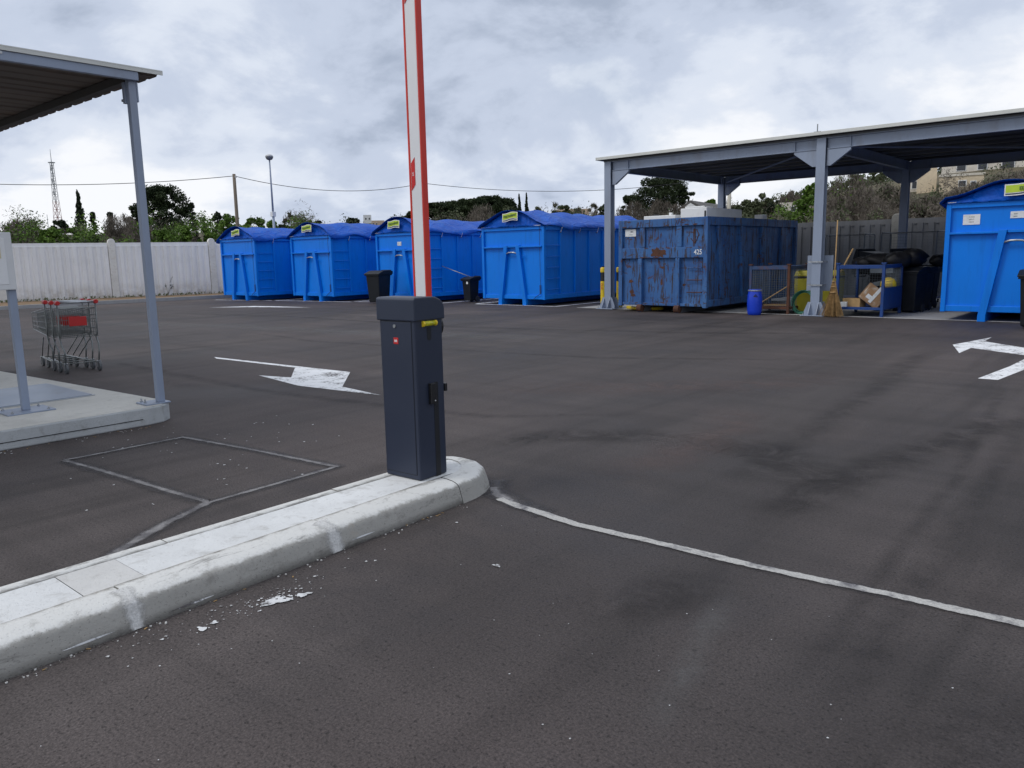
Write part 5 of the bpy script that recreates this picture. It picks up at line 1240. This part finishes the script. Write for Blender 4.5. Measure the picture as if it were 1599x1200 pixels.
# ---------------------------------------------------------------- vegetation
def leafcloud(name, centers, radii, per, size, mat_, parent, asp=1.0, flat_=1.0, up_=0.0, shell=.35):
    centers = np.array(centers, float); n = len(centers)
    cs = np.repeat(np.arange(n), per); N_ = len(cs)
    d = rng.normal(size=(N_, 3)); d /= np.linalg.norm(d, axis=1)[:, None]
    r_ = (shell+(1-shell)*rng.random(N_)**.6)[:, None]
    rad = np.array(radii, float)
    if rad.ndim == 1: rad = np.stack([rad, rad, rad*flat_], 1)
    c = centers[cs] + d*r_*rad[cs]
    a = rng.normal(size=(N_, 3)); a[:, 2] += up_*np.sign(a[:, 2]+1e-6)*2; a /= np.linalg.norm(a, axis=1)[:, None]
    b_ = np.cross(a, rng.normal(size=(N_, 3))); b_ /= np.linalg.norm(b_, axis=1)[:, None]
    s_ = (size*(.6+.8*rng.random(N_)))[:, None]
    q = np.stack([c-a*s_*.5, c+b_*s_*.5*asp*.6, c+a*s_*.5, c-b_*s_*.5*asp*.6], 1).reshape(-1, 3)
    me = bpy.data.meshes.new(name); me.vertices.add(N_*4); me.vertices.foreach_set('co', q.astype(np.float32).ravel())
    me.loops.add(N_*4); me.loops.foreach_set('vertex_index', np.arange(N_*4, dtype=np.int32))
    me.polygons.add(N_); me.polygons.foreach_set('loop_start', np.arange(0, N_*4, 4, dtype=np.int32)); me.polygons.foreach_set('loop_total', np.full(N_, 4, dtype=np.int32))
    me.update(calc_edges=True); me.materials.append(mat_)
    o = bpy.data.objects.new(name, me); COL.objects.link(o); o.parent = parent; return o
KIND = dict(
 bare=('bare_shrub', 'bare greyish brown shrub', 'shrub', 'bare'), green=('green_bush', 'fresh green leafy bush', 'bush', 'green'),
 dark=('dark_tree', 'dark evergreen tree', 'tree', 'dark'), cypress=('cypress', 'slim dark cypress', 'tree', 'dark'), conifer=('conifer', 'pointed dark conifer', 'tree', 'dark'),
 pine=('pine_tree', 'broad dark pine', 'tree', 'pine'), pineside=('pine_tree', 'smaller leaning pine', 'tree', 'pine'), olive=('olive_tree', 'grey-green olive tree', 'tree', 'olive'),
 open=('open_tree', 'sparse airy tree', 'tree', 'olive'), bareleaf=('budding_tree', 'mostly bare tree with first leaves', 'tree', 'bare'), olivebare=('scrub_bush', 'olive brown scrub bush', 'bush', 'olive'))
def tree(kind, az, d, top, hw2, where):
    nm, desc, cat, lm = KIND[kind]; x, y, _ = at3(az, d, 0); gz = terrain(az, d); H = max(1.2, top-gz); rx = max(.35, hw2)
    t_ = thing(nm, desc+' '+where, cat, (x, y, gz-.05))
    rd = random.Random(int(abs(az)*100+d)); px = 1224/d*.64; leafs = max(.05, 3.0/px)   # leaf-clump size
    tw = MB()
    if kind == 'cypress':
        tw.tube([(0, 0, 0), (0, 0, H*.5)], .12, 6, r2=.05); C_ = []; Rr = []
        for i in range(26):
            f = i/25; C_.append((rd.uniform(-.06, .06), rd.uniform(-.06, .06), .3+f*(H-.5))); rr = rx*(.45+1.0*math.sin(math.pi*min(1, (1-f)*.62+.12)))*(1 if f < .75 else (1-f)/.25*.75+.12)*.85; Rr.append(rr)
        leafcloud('crown', C_, np.stack([Rr, Rr, [H/22]*26], 1), 90, leafs*.8, LEAF['dark'], t_, up_=1.2)
    elif kind == 'conifer':
        tw.tube([(0, 0, 0), (0, 0, H*.9)], .10, 6, r2=.03); C_ = []; Rr = []
        for i in range(34):
            f = rd.random()**1.1; a = rd.uniform(0, 6.28); r_ = rx*(1-f)*1.1+.05; C_.append((math.cos(a)*r_*.6, math.sin(a)*r_*.6, .6+f*(H-.7))); Rr.append(max(.12, r_*.55))
        leafcloud('crown', C_, Rr, 70, leafs, LEAF['dark'], t_, flat_=.6)
    elif kind in ('pine', 'pineside'):
        zc0 = H*.14; sp = 1.25
        if d > 100: rx *= 1.55; zc0 = H*.35
        for q in range(3): tw.tube([(rd.uniform(-.3, .3), rd.uniform(-.3, .3), 0), (rd.uniform(-.5, .5), rd.uniform(-.5, .5), H*.35), (rd.uniform(-.7, .7)*rx, rd.uniform(-.5, .5)*rx, H*.75)], .18, 6, r2=.05)
        C_ = []; Rr = []; nC = int(110*max(.6, min(2.2, rx/1.4)))
        for i in range(nC):
            a = rd.uniform(0, 6.28); f = rd.random(); z = zc0+(H-zc0)*f; env = math.sqrt(max(.04, 1-((f-.40)/.66)**2)); r_ = rx*env*math.sqrt(rd.random())*sp*.82
            C_.append((math.cos(a)*r_, math.sin(a)*r_, min(z, H-.35))); Rr.append(rd.uniform(.13, .30)*min(rx, 2.6)*.95)
        leafcloud('crown', C_, Rr, 120, leafs*.8, LEAF['pine'], t_, flat_=.7, shell=.3, asp=.7)
        for q in range(8):
            a = rd.uniform(0, 6.28); tw.tube([(0, 0, H*.35), (math.cos(a)*rx*.5, math.sin(a)*rx*.5, H*.5), (math.cos(a)*rx*.95, math.sin(a)*rx*.95, H*rd.uniform(.45, .8))], .07, 5, r2=.02)
    elif kind in ('bare', 'bareleaf', 'olivebare', 'open'):
        nb = 34 if kind != 'open' else 24; tips_ = []
        for q in range(nb):
            a = rd.uniform(0, 6.28); r_ = rx*math.sqrt(rd.random())*1.05; hz = H*(.62+.38*rd.random())*(1-.25*(r_/rx)**2)
            m_ = (math.cos(a)*r_*.45+rd.uniform(-.1, .1), math.sin(a)*r_*.45, hz*.5); e_ = (math.cos(a)*r_, math.sin(a)*r_, hz)
            tw.tube([(rd.uniform(-.25, .25)*rx, rd.uniform(-.25, .25)*rx, 0), m_, e_], .035+.006*H, 4, cap=False, r2=.010); tips_ += [m_, e_, tuple(Vector(m_).lerp(Vector(e_), .5))]
        tips_ = [c for c in tips_ if c[2] > H*.12]
        leafcloud('twigs', tips_, [rx*.34]*len(tips_), 120 if kind != 'open' else 34, leafs*1.5, LEAF['bare' if kind != 'open' else 'twig'], t_, asp=.16, up_=.6, flat_=1.0, shell=.1)
        if kind != 'bare':
            per = {'bareleaf': 14, 'olivebare': 34, 'open': 34}[kind]
            leafcloud('leaves', tips_, [rx*(.20 if kind == 'open' else .32)]*len(tips_), per, leafs*.8, LEAF['olive' if kind != 'bareleaf' else 'green'], t_, shell=.2)
    else:
        tw.tube([(0, 0, 0), (rd.uniform(-.2, .2), 0, H*.55)], .09+.012*H, 6, r2=.05)
        for q in range(5):
            a = rd.uniform(0, 6.28); tw.tube([(0, 0, H*.3), (math.cos(a)*rx*.6, math.sin(a)*rx*.6, H*rd.uniform(.5, .85))], .05, 5, r2=.02)
        C_ = []; Rr = []; nC = int(48+18*rx)
        for i in range(nC):
            a = rd.uniform(0, 6.28); f = rd.random(); env = math.sqrt(max(.08, 1-((f-.42)/.62)**2)); r_ = rx*env*math.sqrt(rd.random())*1.1
            C_.append((math.cos(a)*r_, math.sin(a)*r_, H*(.10+.86*f))); Rr.append(rd.uniform(.12, .32)*rx)
        leafcloud('crown', C_, Rr, 75 if kind != 'olive' else 60, leafs*(.9), LEAF[lm], t_, flat_=.8, shell=.3)
    tw.build('trunk', 'bark' if kind not in ('bare', 'bareleaf') else LEAF['twig'], t_, fix=False)
    return t_
VEG = [
 ('bare', -74.4, 62, 4.4, 1.2, 'beyond the left edge of the yard wall'),
 ('bare', -72.4, 60, 4.7, 1.3, 'above the wall at the far left, by the display cabinet'),
 ('green', -73.1, 56, 3.9, 0.8, 'above the wall at the far left, by the display cabinet'),
 ('green', -70.7, 54, 3.7, 0.9, 'above the white wall near the radio mast, left one'),
 ('green', -69.6, 52, 3.7, 0.6, 'above the white wall near the radio mast, right one'),
 ('dark', -70.2, 95, 6.2, 0.9, 'above the white wall near the radio mast, left one'),
 ('cypress', -69.1, 70, 7.1, 0.4, 'above the white wall near the radio mast'),
 ('conifer', -68.4, 68, 5.5, 0.4, 'above the white wall near the radio mast'),
 ('dark', -69.0, 56, 3.7, 0.8, 'above the white wall near the radio mast, right one'),
 ('bare', -66.9, 58, 4.8, 1.1, 'left of the left canopy post, over the wall, left one'),
 ('conifer', -67.4, 64, 5.3, 0.4, 'left of the left canopy post, over the wall'),
 ('bare', -65.8, 56, 4.2, 0.9, 'left of the left canopy post, over the wall, right one'),
 ('pine', -64.3, 74, 8.0, 2.5, 'right of the left canopy post, over the wall'),
 ('pineside', -65.9, 73, 6.4, 1.0, 'left of the left canopy post, over the wall'),
 ('conifer', -62.5, 78, 7.1, 0.6, 'right of the left canopy post, over the wall, left one'),
 ('conifer', -61.8, 80, 5.8, 0.4, 'right of the left canopy post, over the wall, right one'),
 ('dark', -60.8, 86, 6.6, 1.0, 'around the wooden utility pole, left one'),
 ('green', -64.5, 48, 3.4, 0.8, 'right of the left canopy post, over the wall, leftmost'),
 ('green', -63.0, 50, 3.6, 0.8, 'right of the left canopy post, second from left'),
 ('green', -61.7, 49, 3.6, 0.6, 'right of the left canopy post, over the wall, rightmost'),
 ('green', -60.4, 62, 5.1, 1.1, 'by the wooden utility pole, leftmost'),
 ('green', -58.6, 62, 4.9, 1.1, 'by the wooden utility pole, third from left'),
 ('green', -57.6, 58, 4.4, 0.8, 'around the wooden utility pole, rightmost'),
 ('green', -59.5, 50, 3.8, 0.9, 'by the wooden utility pole, second from left'),
 ('dark', -56.8, 60, 4.1, 0.9, 'around the wooden utility pole, right one'),
 ('open', -56.0, 84, 6.5, 1.3, 'above the second container from the left'),
 ('green', -55.0, 84, 5.6, 0.9, 'above the second container from the left'),
 ('dark', -54.5, 95, 6.1, 0.9, 'above the second container from the left'),
 ('dark', -52.9, 260, 12.8, 2.4, 'on the distant hill left of the boom, leftmost'),
 ('dark', -52.1, 320, 17.3, 3.9, 'on the distant hill left of the boom, second from the left'),
 ('dark', -48.9, 260, 13.8, 2.0, 'on the distant hill left of the boom, rightmost'),
 ('pine', -47.8, 120, 8.3, 1.3, 'in the pine wood right of the boom, leftmost'),
 ('pine', -46.0, 112, 9.0, 2.1, 'in the pine wood right of the boom, second from the left'),
 ('pine', -44.7, 116, 9.4, 1.8, 'in the pine wood right of the boom, third from the left'),
 ('pine', -43.5, 110, 9.3, 1.9, 'in the pine wood right of the boom, fourth from the left'),
 ('pine', -42.4, 112, 9.8, 1.6, 'in the pine wood right of the boom, fifth from the left'),
 ('pine', -41.3, 114, 9.6, 1.5, 'in the pine wood right of the boom, rightmost'),
 ('bare', -42.8, 90, 6.8, 2.2, 'in the pine wood right of the boom'),
 ('olive', -40.9, 96, 7.5, 1.2, 'above the tarp just right of the pine wood'),
 ('dark', -40.6, 135, 10.9, 0.6, 'above the tarp just right of the pine wood'),
 ('cypress', -40.2, 140, 11.8, 0.4, 'above the tarp just right of the pine wood, left one'),
 ('cypress', -39.7, 138, 11.8, 0.4, 'above the tarp just right of the pine wood, right one'),
 ('olive', -38.9, 150, 10.6, 1.4, 'on the skyline left of the canopy corner post, leftmost'),
 ('open', -38.0, 130, 10.0, 1.7, 'on the skyline left of the canopy corner post, leftmost'),
 ('olive', -37.0, 150, 10.9, 1.7, 'on the skyline left of the canopy corner post, second from the left'),
 ('open', -36.0, 160, 12.0, 1.3, 'on the skyline left of the canopy corner post, second from the left'),
 ('open', -34.9, 140, 10.5, 1.1, 'on the skyline left of the canopy corner post, rightmost'),
 ('olive', -34.1, 130, 9.5, 1.4, 'on the skyline left of the canopy corner post, rightmost'),
 ('pine', -30.1, 70, 7.9, 2.7, 'behind the rusty container, second from the left'),
 ('pine', -28.4, 69, 6.7, 0.8, 'behind the rusty container, rightmost'),
 ('pine', -32.3, 72, 6.8, 1.2, 'behind the rusty container, leftmost'),
 ('bare', -32.3, 55, 5.0, 1.2, 'behind the rusty container, leftmost'),
 ('bare', -30.3, 54, 4.8, 1.1, 'behind the rusty container, second from the left'),
 ('bare', -28.9, 56, 4.8, 0.9, 'behind the rusty container, rightmost'),
 ('green', -26.9, 95, 7.5, 1.0, 'behind the gabled white house'),
 ('olive', -25.1, 80, 5.9, 0.9, 'on the slope between the rear canopy posts, leftmost'),
 ('olive', -24.3, 90, 6.9, 1.2, 'on the slope between the rear canopy posts, second from the left'),
 ('olive', -23.4, 85, 7.2, 1.0, 'on the slope between the rear canopy posts, rightmost'),
 ('dark', -22.7, 70, 5.7, 0.8, 'on the slope between the rear canopy posts'),
 ('bare', -21.6, 85, 7.1, 1.0, 'on the slope between the rear canopy posts'),
 ('green', -22.0, 65, 4.7, 1.1, 'on the slope between the rear canopy posts'),
 ('olive', -24.0, 60, 4.3, 1.1, 'on the slope between the rear canopy posts, third from the left'),
 ('green', -20.3, 48, 5.3, 0.9, 'left of the second canopy post, behind the wall, right one'),
 ('green', -20.5, 44, 4.4, 0.6, 'left of the second canopy post, behind the wall, left one'),
 ('bareleaf', -18.1, 46, 5.5, 1.2, 'between the second and rear canopy posts'),
 ('bare', -17.1, 42, 4.5, 0.9, 'between the second and rear canopy posts, second from the left'),
 ('bare', -19.0, 40, 3.8, 0.7, 'between the second and rear canopy posts, leftmost'),
 ('olivebare', -15.5, 48, 5.0, 1.0, 'between the second and rear canopy posts'),
 ('bare', -14.5, 46, 4.3, 1.2, 'behind the dark bins, over the wall'),
 ('bare', -16.0, 40, 3.7, 0.9, 'between the second and rear canopy posts, rightmost'),
 ('olivebare', -13.7, 44, 3.9, 0.8, 'behind the dark bins, over the wall, left one'),
 ('olivebare', -12.5, 46, 4.2, 0.8, 'behind the dark bins, over the wall, right one'),
 ('bare', -11.6, 44, 4.0, 0.9, 'above the right tarped container, left one'),
 ('olivebare', -10.6, 50, 4.7, 0.9, 'above the right tarped container, leftmost'),
 ('olivebare', -9.3, 52, 5.2, 0.9, 'above the right tarped container, second from the left'),
 ('bare', -8.3, 52, 5.5, 1.0, 'above the right tarped container, right one'),
 ('olivebare', -7.0, 50, 5.1, 1.1, 'above the right tarped container, rightmost'),
]
for a in VEG: tree(*a)
for a in (('olivebare', -12.6, 70, 5.2, 1.4, 'in front of the flat shed on the slope'), ('bare', -10.8, 74, 6.3, 1.6, 'in front of the long pale building on the slope'), ('olivebare', -9.0, 72, 7.0, 1.7, 'at the right edge, in front of the long pale building')): tree(*a)
# low scrub filling the verge behind both walls: reads as one mass
rd = random.Random(77); GR = {'bare': ([], []), 'olive': ([], []), 'green': ([], [])}
for i in range(1500):
    az = rd.uniform(-80, 10); d = rd.uniform(44, 66) if az < -33 else rd.uniform(32, 60)
    if az > -36 and d*math.cos(R(az)) < 30: continue
    x, y, _ = at3(az, d, 0); top = (3.3 if az < -33 else 3.0)+.035*(d-44)+.5*math.sin(az*1.9)+.35*math.sin(az*.7+2)
    k = 'green' if (-75 < az < -55 and rd.random() < .6) or (-24 < az < -19.5 and rd.random() < .5) else ('bare' if rd.random() < .6 else 'olive')
    GR[k][0].append((x, y, terrain(az, d)+top*rd.random()**.7)); GR[k][1].append(rd.uniform(.35, .9))
for k, per, sz, asp, lb in (('bare', 110, .22, .2, 'tangled brown undergrowth behind the walls'), ('olive', 80, .13, 1, 'low grey-green undergrowth behind the walls'), ('green', 90, .13, 1, 'fresh green undergrowth in patches behind the walls')):
    o = stuff(leafcloud('undergrowth', *GR[k], per, sz, LEAF[k], None, asp=asp, shell=.1)); o['label'] = lb
# hillside woodland, far
C_ = []; Rr = []
for i in range(900):
    az = rd.uniform(-90, 20); d = rd.uniform(95, 480); 
    if az > -35 and d < 120: d += 40
    x, y, _ = at3(az, d, 0); C_.append((x, y, terrain(az, d)+rd.uniform(.6, 2.2))); Rr.append(rd.uniform(1.4, 3.2))
o = stuff(leafcloud('far_woodland', C_, Rr, 60, .9, LEAF['olive'], None, shell=.3, flat_=.7)); o['label'] = 'far off scrubby woodland on the low hills'
